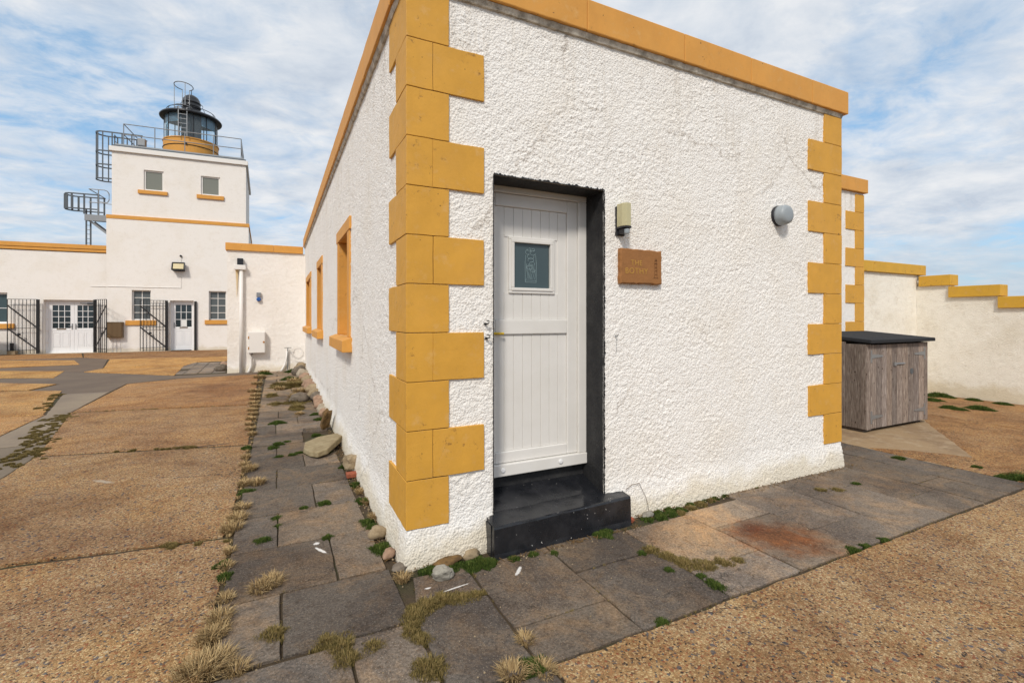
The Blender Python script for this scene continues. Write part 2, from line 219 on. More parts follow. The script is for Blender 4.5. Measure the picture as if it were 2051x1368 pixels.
# ---------------------------------------------------------------- mesh helpers
class Fr:                                               # a building's own axes
    def __init__(s, o, a): s.o = Vector(o); s.a = a; s.m = Matrix.Translation(s.o) @ Matrix.Rotation(a, 4, 'Z')
W = Fr((0, 0, 0), 0); FAR = Fr((-8, 26, 0), -math.radians(3))
def tag(o, label=None, cat=None, group=None, kind=None):
    for k, v in (('label', label), ('category', cat), ('group', group), ('kind', kind)):
        if v: o[k] = v
    return o
def thing(name, base, label, cat, group=None, fr=W):
    o = D.objects.new(name, None); COL.objects.link(o); o.empty_display_size = .2
    o.location = fr.m @ Vector(base); o.rotation_euler = (0, 0, fr.a); o['_b'] = tuple(base); o['_f'] = 1 if fr is FAR else 0
    return tag(o, label, cat, group)
class MB:
    def __init__(s): s.v = []; s.f = []; s.t = []
    def add(s, vs, fs, tone=None):
        n = len(s.v); s.v += [tuple(x) for x in vs]; s.f += [tuple(i + n for i in f) for f in fs]
        s.t += [tone if tone is not None else 1.] * len(vs); return s
    def box(s, x0, x1, y0, y1, z0, z1, tone=None):
        v = [(x, y, z) for z in (z0, z1) for x, y in ((x0, y0), (x1, y0), (x1, y1), (x0, y1))]
        return s.add(v, [(3, 2, 1, 0), (4, 5, 6, 7), (0, 1, 5, 4), (1, 2, 6, 5), (2, 3, 7, 6), (3, 0, 4, 7)], tone)
    def prism(s, poly, z0, z1, axis='z', tone=None):
        n = len(poly)
        def P(a, b, h): return {'z': (a, b, h), 'x': (h, a, b), 'y': (a, h, b)}[axis]
        v = [P(a, b, z0) for a, b in poly] + [P(a, b, z1) for a, b in poly]
        return s.add(v, [tuple(range(n))[::-1], tuple(range(n, 2 * n))] + [(i, (i + 1) % n, n + (i + 1) % n, n + i) for i in range(n)], tone)
    def tube(s, pts, r, n=6, closed=False, tone=None):
        pts = [Vector(p) for p in pts]; L = len(pts); rings = []
        for i, p in enumerate(pts):
            a = pts[(i - 1) % L] if (closed or i > 0) else p; b = pts[(i + 1) % L] if (closed or i < L - 1) else p
            d = (b - a).normalized(); u = d.cross(Vector((0, 0, 1)))
            if u.length < .05: u = d.cross(Vector((1, 0, 0)))
            u.normalize(); w_ = d.cross(u).normalized()
            rings.append([p + (u * math.cos(2 * math.pi * k / n) + w_ * math.sin(2 * math.pi * k / n)) * r for k in range(n)])
        v = [q for R_ in rings for q in R_]; f = []
        for i in range(L if closed else L - 1):
            j = (i + 1) % L
            f += [(i * n + k, i * n + (k + 1) % n, j * n + (k + 1) % n, j * n + k) for k in range(n)]
        if not closed: f += [tuple(range(n))[::-1], tuple(range((L - 1) * n, L * n))]
        return s.add(v, f, tone)
    def bar(s, a, b, w_, h=None, tone=None):            # flat bar of rectangular section
        a, b = Vector(a), Vector(b); h = h or w_; d = (b - a).normalized(); u = d.cross(Vector((0, 0, 1)))
        if u.length < .05: u = Vector((1, 0, 0))
        u.normalize(); q = d.cross(u).normalized(); v = []
        for p in (a, b): v += [p + u * sx * w_ / 2 + q * sy * h / 2 for sx, sy in ((-1, -1), (1, -1), (1, 1), (-1, 1))]
        return s.add(v, [(3, 2, 1, 0), (4, 5, 6, 7), (0, 1, 5, 4), (1, 2, 6, 5), (2, 3, 7, 6), (3, 0, 4, 7)], tone)
    def lathe(s, prof, c=(0, 0, 0), n=40, axis='z', cap=True):
        v = []; 
        for r, h in prof:
            for k in range(n):
                a = 2 * math.pi * k / n; x, y = r * math.cos(a), r * math.sin(a)
                v.append({'z': (c[0] + x, c[1] + y, c[2] + h), 'y': (c[0] + x, c[1] + h, c[2] + y)}[axis])
        L = len(prof); f = [(i * n + k, i * n + (k + 1) % n, (i + 1) * n + (k + 1) % n, (i + 1) * n + k) for i in range(L - 1) for k in range(n)]
        if cap: f += [tuple(range(n))[::-1], tuple(range((L - 1) * n, L * n))]
        return s.add(v, f)
    def grid(s, us, vs, fn, holes=()):
        ids = {}; v = []; f = []
        def I(i, j):
            if (i, j) not in ids: ids[i, j] = len(v); v.append(fn(us[i], vs[j]))
            return ids[i, j]
        for i in range(len(us) - 1):
            for j in range(len(vs) - 1):
                a, b = (us[i] + us[i + 1]) / 2, (vs[j] + vs[j + 1]) / 2
                if any(h[0] < a < h[1] and h[2] < b < h[3] for h in holes): continue
                f.append((I(i, j), I(i + 1, j), I(i + 1, j + 1), I(i, j + 1)))
        return s.add(v, f)
    def build(s, name, m, root=None, smooth=False, bevel=0, fr=None, seg=2, recalc=True):
        off = Vector((0, 0, 0)); r = root
        while r is not None and '_b' not in r: r = r.parent
        base = Vector(r['_b']) if r is not None else Vector((0, 0, 0))
        me = D.meshes.new(name); me.from_pydata([tuple(Vector(v) - base) for v in s.v], [], s.f)
        at = me.color_attributes.new('tone', 'FLOAT_COLOR', 'POINT')
        at.data.foreach_set('color', [c for t_ in s.t for c in ((t_, t_, t_, 1) if not hasattr(t_, '__len__') else (*t_, 1))])
        if recalc:
            bm = bmesh.new(); bm.from_mesh(me); bmesh.ops.recalc_face_normals(bm, faces=bm.faces); bm.to_mesh(me); bm.free()
        if smooth: me.polygons.foreach_set('use_smooth', [True] * len(me.polygons))
        me.materials.append(M[m] if isinstance(m, str) else m)
        o = D.objects.new(name, me); COL.objects.link(o)
        if root is not None: o.parent = root
        elif fr is FAR: o.location = FAR.o; o.rotation_euler = (0, 0, FAR.a)
        if bevel:
            bv = o.modifiers.new('bevel', 'BEVEL'); bv.width = bevel; bv.segments = seg; bv.limit_method = 'ANGLE'; bv.angle_limit = math.radians(40)
            bv.harden_normals = False
        return o
def rng(a, b, st):
    n = max(1, int(round((b - a) / st))); return [a + (b - a) * i / n for i in range(n + 1)]
def merge(*ls):
    o = sorted(x for l in ls for x in l); r = [o[0]]
    for x in o[1:]:
        if x - r[-1] > 1e-4: r.append(x)
    return r
def snap(base, keys, tol):                              # put grid lines exactly on the opening edges
    return merge([x for x in base if all(abs(x - k) > tol for k in keys)], keys)
def nz(p, s): return noise.noise(Vector(p) * s)
# ---------------------------------------------------------------- ground
def gzf(x, y):
    k = min(1, max(0, (x - 8.8) / 3.6)); return -.11 * k * k * (3 - 2 * k) * min(1, max(0, (3.4 - y) / 1.0))
g = MB(); us = merge(rng(-1200, -40, 290), rng(-40, 40, 1.0), rng(40, 1200, 290)); 
g.grid(us, us, lambda x, y: (x, y, -.015 - (.07 if x > 6.5 else 0) + gzf(x, y) - (0.6 if abs(x) > 60 or abs(y) > 60 else 0)))
tag(g.build('ground', 'soil', smooth=True), kind='structure')
def slabs(name, mat_, polys, jit=.004, th=.05, step=.06, bev=0):
    b = MB()
    for poly, z, tone in polys:
        pts = []; n = len(poly)
        for i in range(n):
            p, q = Vector(poly[i]), Vector(poly[(i + 1) % n]); k = max(1, int((q - p).length / step))
            k = min(k, 160)
            for j in range(k): 
                r = p + (q - p) * j / k; w_ = jit * (3.4 if j == 0 else 1.3)
                a = noise.noise(Vector((r.x * 7, r.y * 7, z * 100))); c = noise.noise(Vector((r.x * 7 + 9, r.y * 7 + 3, z * 90)))
                e = noise.noise(Vector((r.x * 22, r.y * 22, 5))) * .5
                pts.append((r.x + (a + e) * w_, r.y + (c - e) * w_))
        tx, ty = random.uniform(-.009, .009), random.uniform(-.009, .009); cx0 = sum(q[0] for q in poly) / n; cy0 = sum(q[1] for q in poly) / n
        Z = lambda x, y: z + gzf(x, y) + max(-.006, min(.006, (x - cx0) * tx + (y - cy0) * ty))
        c = .004; m_ = len(pts); ins = []
        for i in range(m_):                              # worn arris: inset the top ring a little
            p0, p1, p2 = Vector(pts[i - 1]), Vector(pts[i]), Vector(pts[(i + 1) % m_]); d = (p2 - p0).normalized(); ins.append((p1.x - d.y * c, p1.y + d.x * c))
        v = [(x, y, Z(x, y)) for x, y in ins] + [(x, y, Z(x, y) - .004) for x, y in pts] + [(x, y, Z(x, y) - th) for x, y in pts]
        f = [tuple(range(m_))] + [(m_ * L + i, m_ * (L + 1) + i, m_ * (L + 1) + (i + 1) % m_, m_ * L + (i + 1) % m_) for L in (0, 1) for i in range(m_)]
        b.add(v, f, tone)
    me = b.build(name, mat_, recalc=False); bm = bmesh.new(); bm.from_mesh(me.data)
    bmesh.ops.triangulate(bm, faces=[f for f in bm.faces if len(f.verts) > 4]); bm.to_mesh(me.data); bm.free()
    return tag(me, kind='structure')
def R(x0, x1, y0, y1): return [(x0, y0), (x1, y0), (x1, y1), (x0, y1)]
G = .005
def rnd(a, b): return random.uniform(a, b)
def tn(a, b, warm=0):
    k = rnd(a, b); wv = rnd(-.03, .03) + warm; return (k * (1 + wv), k, k * (1 - wv * 1.5))
# paving slabs round the cottage: front band
P = []
cols = [-.08, .355, .965, 1.64, 2.305, 2.975, 3.645, 4.33, 4.92, 5.93]
jts = [None, -.87, -.545, -.865, -.485, -.83, -.40, -.815, -.66]
tones = [1.0, 1.0, .92, 1.5, 1.35, 1.3, 1.25, 1.0, .9]
for i in range(1, len(cols) - 1):
    a, b_, j = cols[i] + G, cols[i + 1] - G, jts[i]
    if i == 8: a, b_ = 4.935, 5.41
    P.append((R(a, b_, -1.175, j - G), rnd(-.004, .003), tn(tones[i] * .9, tones[i] * 1.05, .03)))
    y1 = -.005
    if i in (1, 2): y1 = -.155 if i == 2 else -.135
    if i == 3: P.append((R(a, b_, j + G, -.20), rnd(-.004, .003), tn(1.3, 1.7, .05))); continue
    if i == 4: P.append((R(a, b_, j + G, -.16), .001, tn(1.7, 1.9, .04))); continue
    P.append((R(a, b_, j + G, y1), rnd(-.004, .003), tn(tones[i] * .9, tones[i] * 1.1, .04)))
P.append((R(5.42, 5.93, -1.175, -.6), 0, tn(.8, .9))); P.append((R(4.86, 5.42, -.60, .35), 0, tn(.8, .9))); P.append((R(5.435, 5.93, -.585, .42), 0, tn(.9, 1)))
yy = .37
while yy < 5: P.append((R(4.9, 5.40, yy, yy + .6), 0, tn(.9, 1.2))); P.append((R(5.415, 5.93, yy + .07, yy + .67), 0, tn(.9, 1.2))); yy += .615
# corner and near foreground
P += [([(-.09, -1.15), (.34, -1.17), (.34, -.52), (.2, -.50), (-.09, -.50)], 0, tn(.85, .95)), ([(-.06, -.43), (.34, -.47), (.34, -.15), (.0, -.15)], 0, tn(1., 1.1, .04)),
      (R(-.75, -.12, -.56, .03), .001, tn(.72, .8)), (R(-1.06, -.765, -.56, .03), 0, tn(.95, 1.05)), (R(-1.06, -.46, -1.2, -.60), 0, tn(.9, 1.)), (R(-.445, -.11, -1.2, -.58), -.002, tn(1.15, 1.25, .04)),
      (R(-1.06, -.5, -1.85, -1.215), 0, tn(.9, 1.)), (R(-.485, .38, -1.85, -1.215), 0, tn(.9, 1.)), (R(-1.06, -.3, -2.5, -1.86), 0, tn(.9, 1.)), (R(-.29, .38, -2.5, -1.86), 0, tn(.9, 1.)), (R(-1.06, .38, -4, -2.51), 0, tn(.9, 1.))]
# side band, receding
rows = [.045, .69, 1.34, 2.0, 2.66, 3.15, 3.79, 4.42, 5.05, 5.62, 6.25]
sp = [-.43, -.775, -.47, -.785, -.50, -.79, -.46, -.80, -.49, -.77]
for i in range(len(rows) - 1):
    y0, y1 = rows[i] + G, rows[i + 1] - G; a = -1.07; e = -.135
    if i == 6: e = -.46
    P.append((R(a, sp[i] - G, y0, y1), rnd(-.006, .004), tn(.68, 1.05, .02)))
    if i != 6: P.append((R(sp[i] + G, e, y0, y1), rnd(-.006, .004), tn(.72, 1.25, .04)))
yy = 6.26; k = 0
while yy < 13.0:
    d = rnd(.55, .68); s_ = -.8 if k % 2 else -.5
    P.append((R(-1.08, s_ - .01, yy + .012, yy + d - .012), rnd(-.01, .005), tn(1.0, 1.6, .08))); P.append((R(s_ + .01, -.17, yy + .012, yy + d - .012), rnd(-.01, .005), tn(1.0, 1.7, .08))); yy += d; k += 1
# small paving beside the link block
for i in range(4):
    for j in range(7):
        x0 = -3.65 + .36 * i + j * -.02; y0 = 13.75 + j * .58
        if rnd(0, 1) > .06 and x0 + .33 < -2.2: P.append((R(x0, x0 + .34, y0, y0 + .56), rnd(-.01, 0), tn(1.1, 1.5)))
yy = -.5
for i in range(7): P.append((R(11.0 + .02 * i, 12.72, 2.35 - .62 * (i + 1), 2.35 - .62 * i - .015), 0, tn(.9, 1.4, .05)))
slabs('path', 'slab', P)
# exposed aggregate bays
def bay(poly, t0, z=.0): return (poly, z, t0)
V = [bay([(-3.2, -6), (-1.1, -6), (-1.1, 1.02), (-3.22, 1.26)], (.98, .985, 1.0)), bay([(-3.22, 1.31), (-1.12, 1.06), (-1.13, 3.93), (-3.36, 4.44)], (.88, .87, .88)),
     bay([(-3.37, 4.52), (-1.13, 4.00), (-1.18, 7.10), (-4.0, 7.66)], (.93, .87, .83)), bay([(-4.02, 7.77), (-1.18, 7.20), (-1.3, 12.7), (-3.2, 12.5), (-4.17, 11.85)], (1.05, .92, .80)),
     bay([(.40, -6), (14, -6), (14, -1.22), (.40, -1.205)], (.95, .965, .98)),
     bay([(-14, -6), (-4.3, -6), (-4.27, 5.6), (-4.36, 7.7), (-14, 8.6)], (1.15, 1.02, .85)), bay([(-14, 8.66), (-4.40, 7.76), (-5.21, 11.15), (-5.85, 11.4), (-14, 13.2)], (1.25, 1.12, .85)), bay([(-14, 13.3), (-5.9, 11.55), (-5.75, 12.55), (-7.1, 13.4), (-14, 15.2)], (1.25, 1.12, .85)),
     bay([(-14, 16.4), (-7.7, 14.9), (-6.35, 14.3), (-6.75, 16.3), (-8.6, 17.2), (-14, 18.4)], (1.35, 1.2, .8)), bay([(-14, 19.6), (-9.2, 18.5), (-7.1, 18.8), (-7.9, 21.0), (-10.6, 22.3), (-14, 22.8)], (1.35, 1.15, .78)),
     bay([(-6.1, 15.7), (-3.45, 13.4), (-3.7, 16.6), (-5.9, 16.9)], (1.3, 1.12, .76)), bay([(-5.95, 16.96), (-3.7, 16.66), (-3.5, 18.1), (-2.1, 18.3), (-2.1, 20.6), (-6.8, 21.0)], (1.4, 1.2, .8)),
     bay([(-6.9, 21.06), (-2.0, 20.66), (-2.0, 25.6), (-9, 25.9), (-8.0, 22.4)], (.85, .72, .62)), bay([(-14, 23.0), (-10.4, 22.4), (-8.1, 22.6), (-9.05, 25.8), (-14, 26.2)], (1.0, .84, .66)),
     bay([(5.96, -1.185), (8.9, -1.185), (9.3, .25), (9.3, 2.7), (5.96, 2.7)], (.92, .82, .72), -.008), bay([(8.93, -1.185), (12.8, -1.185), (12.8, 2.7), (9.33, 2.7), (9.33, .25)], (.92, .82, .72), -.008), bay([(14.1, -6), (24, -6), (24, -1.2), (14.1, -1.2)], (1, 1, 1))]
slabs('concrete_yard', 'gravel', V, jit=.010, step=.05)
slabs('sandy_patch', 'screed', [([(5.96, -.94), (7.3, -.05), (8.45, .72), (9.0, 1.05), (9.1, 2.6), (5.96, 2.6)], .0, 1.)], jit=.01)
S = [([(-4.28, -6), (-3.24, -6), (-3.26, 1.2), (-3.38, 4.4), (-3.5, 5.2), (-4.22, 5.2), (-4.28, 5.0)], -.006, tn(.8, .85)), ([(-4.22, 5.23), (-3.5, 5.23), (-4.04, 7.7), (-4.16, 10.4), (-4.95, 10.4), (-4.34, 7.7), (-4.25, 5.5)], -.006, tn(1.15, 1.2, .04)),
     ([(-4.97, 10.43), (-4.16, 10.43), (-4.19, 11.88), (-3.2, 12.54), (-1.2, 12.75), (-1.2, 13.35), (-3.4, 13.3), (-6.1, 15.6), (-6.7, 16.1), (-6.33, 14.22), (-7.7, 14.8), (-14, 16.3), (-14, 15.3), (-7.1, 13.5), (-5.68, 12.6), (-5.85, 11.5), (-5.2, 11.1)], -.006, (.74, .68, .66)),
     ([(-6.75, 16.25), (-6.12, 15.75), (-5.98, 16.95), (-6.9, 21.1), (-8.0, 22.4), (-8.15, 22.55), (-10.5, 22.36), (-7.95, 21.05), (-7.15, 18.75), (-9.2, 18.45), (-14, 19.5), (-14, 18.5), (-8.6, 17.3)], -.006, (.75, .65, .6)), ([(-14, 26.25), (-9.05, 25.85), (-9, 25.95), (-2, 25.65), (-2, 27.5), (-14, 27.5)], -.004, (1.3, 1.2, 1.1))]
slabs('drain_strip', 'strip', S, jit=.006)
# ---------------------------------------------------------------- the cottage
cot = thing('white_cottage', (0, 0, 0), 'white roughcast cottage in the foreground with mustard corner stones and pale grey door', 'cottage')
def disp(p, a=1.0):                                     # roughcast relief, metres
    q = Vector(p); wq = Vector((q.x + nz(p, 14) * .02, q.y + nz((p[1], p[2], p[0]), 14) * .02, q.z + nz((p[2], p[0], p[1]), 14) * .016))
    v = noise.voronoi(wq * 38)[0][0]; k = .55 + .9 * max(0, min(1, .5 + 1.3 * nz((p[0] + 3, p[1], p[2]), 2.2)))
    return (((.42 - min(.8, v)) * .0080 + nz(p, 66) * .0036) * k + nz(p, 19) * .0026) * a + nz(p, 2.6) * .0035
def plinth(z, u=0): 
    z = z + nz((u, 0, 3), 2) * .05
    k = min(1, max(0, (.34 - z) / .36)); return .05 * k * k * (3 - 2 * k)
DH = (.619, 1.594, -.1, 2.68)
def fR(u, z):
    d = disp((u, 0, z)) + plinth(z, u) * .7; k = max(0, 1 - u / .06); k2 = max(0, 1 - (4.83 - u) / .05)
    dl = disp((0, 0, z)) + plinth(z, 0) * .7
    e = min(abs(u - DH[0]), abs(u - DH[1])) if z < 2.75 else 9; e2 = abs(z - DH[3]) if .55 < u < 1.66 else 9
    if min(e, e2) < .012: d *= .6
    return (u - dl * k + d * k2, -d, z)
us = snap(rng(0, 4.83, .0095), [DH[0], DH[1]], .005); vs = snap(merge(rng(-.06, 3.89, .010)), [DH[3]], .005)
MB().grid(us, vs, fR, [DH]).build('front_wall', 'rough', cot, smooth=True, recalc=False)
WIN = [(2.98, 3.92, 1.42, 2.70), (6.92, 7.86, 1.42, 2.70), (10.42, 12.3, 1.42, 2.70)]
def fL(v, z):
    d = disp((0, v, z)) + plinth(z, v) * .9; dl = disp((0, 0, z)) + plinth(z, 0) * .7; k = max(0, 1 - v / .06); d = d * (1 - k) + dl * k
    return (-d, v - dl * k, z)
ys = [0.]
while ys[-1] < 13.38: ys.append(ys[-1] + .012 + ys[-1] * .0042)
ys = [y for y in ys if y < 13.38] + [13.4]
ys = snap(ys, [q for w_ in WIN for q in w_[:2]], .02)
g = MB().grid(ys, snap(rng(-.06, 3.89, .0145), [1.42, 2.70], .007), lambda a, b: fL(a, b), WIN)
g.f = [f[::-1] for f in g.f]; g.build('side_wall', 'rough', cot, smooth=True, recalc=False)
b = MB(); b.box(4.70, 4.832, .02, 13.4, -.05, 3.89); b.box(.4, 4.7, 13.3, 13.4, -.05, 3.89); b.build('rear_wall', 'rough', cot)
MB().box(.28, 4.60, .28, 13.3, 3.93, 4.0).build('roof', 'roof', cot)
# quoin stones: near corner and far corner
def quoin(poly, z0, z1):
    b = MB(); o = [(x + rnd(-.0015, .0015), y + rnd(-.0015, .0015)) for x, y in poly]; n = len(o); zs = [z0] + [z0 + (z1 - z0) * k / 8 for k in range(1, 8)] + [z1]; v = []; f = []; rings = []
    for z in zs:
        r = []
        for i in range(n):
            p, q = Vector(o[i]), Vector(o[(i + 1) % n]); k = max(1, int((q - p).length / .04))
            for j in range(k):
                c = p + (q - p) * j / k; dz = nz((c.x, c.y, z), 9) * .004 if z in (z0, z1) else 0
                r.append((c.x + nz((c.x, c.y, z), 8) * .0022 + nz((c.x, c.y, z), 30) * .0012, c.y + nz((c.x + 5, c.y, z), 8) * .0022, z + dz))
        rings.append(r)
    m_ = len(rings[0]); v = [p for r in rings for p in r]
    f = [(L * m_ + i, L * m_ + (i + 1) % m_, (L + 1) * m_ + (i + 1) % m_, (L + 1) * m_ + i) for L in range(len(zs) - 1) for i in range(m_)] + [tuple(range(m_))[::-1], tuple(range(len(zs) * m_ - m_, len(zs) * m_))]
    b.add(v, f); return b
e = .015; CH = .3270
mort = MB()
for k in range(11):
    z0 = .245 + CH * k; z1 = z0 + CH - .0045 if k < 10 else 3.864; wide = k % 2 == 1
    wr, wl = (.541, .292) if wide else (.281, .53)
    if k == 10: wl = .53
    if wide:
        quoin([(-e, -e), (.166, -e), (.166, .03), (.03, .03), (.03, wl), (-e, wl)], z0, z1).build('quoin_block', 'ochre', cot, bevel=.003)
        quoin([(.169, -e - .001), (wr, -e - .001), (wr, .03), (.169, .03)], z0 + .001, z1).build('quoin_block', 'ochre', cot, bevel=.003)
    else: quoin([(-e, -e), (wr, -e), (wr, .03), (.03, .03), (.03, wl), (-e, wl)], z0, z1).build('quoin_block', 'ochre', cot, bevel=.003)
    mort.prism([(-e + .004, -e + .004), (min(wr, .28) - .004, -e + .004), (min(wr, .28) - .004, .02), (.02, .02), (.02, min(wl, .29) - .004), (-e + .004, min(wl, .29) - .004)], z0 + .004, z1 + .002 if k < 10 else z1 - .01)
mort.build('quoin_joint', 'mortar', cot); mort = MB()
for k in range(11):
    z0 = .282 + CH * k; z1 = min(z0 + CH - .0045, 3.858); wide = k % 2 == 1
    if z1 - z0 < .05: continue
    x0, wl = (4.263, .29) if wide else (4.533, .53)
    quoin([(x0, -e), (4.845, -e), (4.845, wl), (4.80, wl), (4.80, .03), (x0, .03)], z0, z1).build('quoin_block', 'ochre', cot, bevel=.003)
    mort.prism([(4.54, -e + .004), (4.841, -e + .004), (4.841, .28), (4.81, .28), (4.81, .02), (4.54, .02)], z0 + .004, z1 + .002 if k < 10 else z1 - .01)
mort.build('quoin_joint', 'mortar', cot)
# coping and the cement fillet under it
def stones(cuts, mk, m_='ochreT', name='coping_stone', bev=.008):
    for a, c in zip(cuts[:-1], cuts[1:]): mk(a, c).build(name, m_, cot, bevel=bev)
def cop_front(a, c):
    b = MB(); a2 = a if a < 0 else a + .003; n = max(2, int((c - a) / .09)); dz = rnd(-.003, .003); v = []; f = []
    for i in range(n + 1):
        x = a2 + (c - a2) * i / n
        w_ = nz((x, 0, 1), 5) * .004; v += [(x, -.058 + w_, 3.902 + nz((x, 2, 0), 12) * .004), (x, -.058 + w_, 4.148 + dz + w_), (x, .32, 4.165), (x, .32, 3.902)]
    for i in range(n): f += [(4 * i + k, 4 * i + (k + 1) % 4, 4 * i + 4 + (k + 1) % 4, 4 * i + 4 + k) for k in range(4)]
    f += [(0, 1, 2, 3), (4 * n + 3, 4 * n + 2, 4 * n + 1, 4 * n)]; b.add(v, f); return b
stones([-.058, 1.40, 2.435, 3.30, 4.246, 4.897], cop_front)
def cop_side(a, c):
    b = MB(); n = max(2, int((c - a) / .15)); v = []; f = []; a += .003
    for i in range(n + 1):
        y = a + (c - a) * i / n; w_ = nz((0, y, 1), 5) * .004; v += [(-.058 + w_, y, 3.902), (-.058 + w_, y, 4.150 + w_), (.32, y, 4.165), (.32, y, 3.902)]
    for i in range(n): f += [(4 * i + k, 4 * i + (k + 1) % 4, 4 * i + 4 + (k + 1) % 4, 4 * i + 4 + k) for k in range(4)]
    f += [(0, 1, 2, 3), (4 * n + 3, 4 * n + 2, 4 * n + 1, 4 * n)]; b.add(v, f); return b
stones([.322, 1.5, 2.9, 4.3, 5.8, 7.3, 8.8, 10.3, 11.8, 13.4], cop_side)
b = MB(); b.prism([(-.030, 3.898), (.02, 3.898), (.02, 3.835), (-.014, 3.845)], .545, 4.52, 'x'); b.v = [(x, y + nz((x, 0, z), 20) * .006, z + nz((x, 5, z), 9) * .004) for x, y, z in b.v]
f2 = MB()
for i in range(120):
    x0, x1 = -.03 + 4.87 * i / 120, -.03 + 4.87 * (i + 1) / 120; A = lambda x: nz((x, 0, 0), 14) * .007
    f2.add([(x0, -.036 + A(x0), 3.899), (x1, -.036 + A(x1), 3.899), (x1, -.020 + A(x1), 3.862 - abs(A(x1))), (x0, -.020 + A(x0), 3.862 - abs(A(x0))), (x0, .02, 3.86), (x1, .02, 3.86)], [(0, 1, 2, 3), (3, 2, 5, 4)])
for i in range(160):
    x0, x1 = .0 + 13.4 * i / 160, .0 + 13.4 * (i + 1) / 160
    f2.add([(-.036 + A(x0), x0, 3.899), (-.036 + A(x1), x1, 3.899), (-.020 + A(x1), x1, 3.862 - abs(A(x1))), (-.020 + A(x0), x0, 3.862 - abs(A(x0))), (.02, x0, 3.86), (.02, x1, 3.86)], [(0, 1, 2, 3), (3, 2, 5, 4)])
f2.build('cement_fillet', 'fillet', cot)
# side windows
for i, (y0, y1, z0, z1) in enumerate(WIN):
    wd = MB(); wd.box(.21, .25, y0, y1, z0, z0 + .06); wd.box(.21, .25, y0, y1, z1 - .06, z1); wd.box(.21, .25, y0, y0 + .06, z0 + .06, z1 - .06); wd.box(.21, .25, y1 - .06, y1, z0 + .06, z1 - .06)
    zm = (z0 + z1) / 2; wd.box(.205, .25, y0 + .06, y1 - .06, zm - .03, zm + .03)
    wo_ = wd.build('window', 'pvcw', cot); MB().box(.226, .234, y0 + .05, y1 - .05, z0 + .05, z1 - .05).build('pane', 'glass', wo_)
    MB().box(-.018, .205, y0 - .21, y0 - .003, z0, z1).build('window_jamb', 'ochreT', wo_, bevel=.006); MB().box(-.018, .205, y1 + .003, y1 + .13, z0, z1).build('window_jamb', 'ochreT', wo_, bevel=.006)
    if i == 2: MB().box(.02, .205, (y0 + y1) / 2 - .12, (y0 + y1) / 2 + .12, z0, z1 - .002).build('window_mullion', 'ochreT', wo_, bevel=.006)
    MB().box(-.024, .205, y0 - .26, y1 + .19, z1 + .002, z1 + .155).build('lintel', 'ochreT', wo_, bevel=.006)
    s = MB()
    pr = [(-.11, z0 - .17), (.205, z0 - .17), (.205, z0), (-.02, z0 - .002), (-.11, z0 - .035)]; ya, yb = y0 - .32, y1 + .30; n = len(pr)
    s.add([(x, ya, z) for x, z in pr] + [(x, yb, z) for x, z in pr], [tuple(range(n)), tuple(range(n, 2 * n))[::-1]] + [(k, (k + 1) % n, n + (k + 1) % n, n + k) for k in range(n)]); s.build('window_sill', 'ochreT', wo_, bevel=.006)
# door recess painted black, with a brushed ragged lip on the roughcast
b = MB()
def reveal(us_, fn): b.grid(us_, [0, .04, .12, .2, .3], fn)
reveal(rng(.2, 2.68, .03), lambda z, d: (1.596 + nz((z, d, 0), 12) * .004, d - .012, z)); reveal(rng(.2, 2.68, .03), lambda z, d: (.617, d - .012, z)); reveal(rng(.617, 1.596, .03), lambda x, d: (x, d - .012, 2.682 + nz((x, d, 0), 12) * .004))
def lip(path, out):
    n = 3
    for i in range(len(path) - 1):
        p, q = path[i], path[i + 1]; a = .005 + abs(nz((*p, 0), 45)) * .022; c = .005 + abs(nz((*q, 0), 45)) * .022
        dp = -.012; b.add([(p[0], dp, p[1]), (q[0], dp, q[1]), (q[0] + out[0] * c, -.0115 - disp((q[0], 0, q[1])) * .3, q[1] + out[1] * c), (p[0] + out[0] * a, -.0115 - disp((p[0], 0, p[1])) * .3, p[1] + out[1] * a)], [(0, 1, 2, 3)])
lip([(1.594, z) for z in rng(.22, 2.68, .008)], (1, 0)); lip([(x, 2.68) for x in rng(.617, 1.60, .008)], (0, 1)); lip([(.619, z) for z in rng(.22, 2.68, .008)], (-.55, 0))
b.build('door_reveal', 'blackm', cot, smooth=False)
MB().box(.6, 1.62, .292, .40, .25, .418).build('threshold_riser', 'blackm', cot, bevel=.004)
# step
st = MB(); n = 40; prof = [(.31, .30), (.31, -.02), (.315, -.02)]
us_ = rng(.552, 1.775, .03); pf = [(.299, .318), (.15, .272), (.02, .238), (-.08, .224), (-.150, .216), (-.160, .211), (-.164, .200), (-.168, .10), (-.170, .03), (-.180, -.03)]
inner = lambda x, y: min(max(x, .6), 1.61) if y > 0 else x
st.grid(us_, list(range(len(pf))), lambda u, j: (inner(u, pf[j][0]), pf[j][0] + nz((u, j, 0), 4) * .006 + (u - .55) * .035, pf[j][1] + nz((u, j, 2), 5) * .005))
st.box(.556, 1.77, -.10, .0, -.03, .205)
for sx in (.552, 1.775):
    pts = [(sx + (.012 if sx < 1 else -.0), pf[j][0] + (sx - .55) * .035, pf[j][1]) for j in range(2, len(pf))] ; st.add(pts + [(sx, .03, -.03)], [tuple(range(len(pts) + 1))])
st.build('doorstep', 'black', cot, smooth=False, bevel=.0)
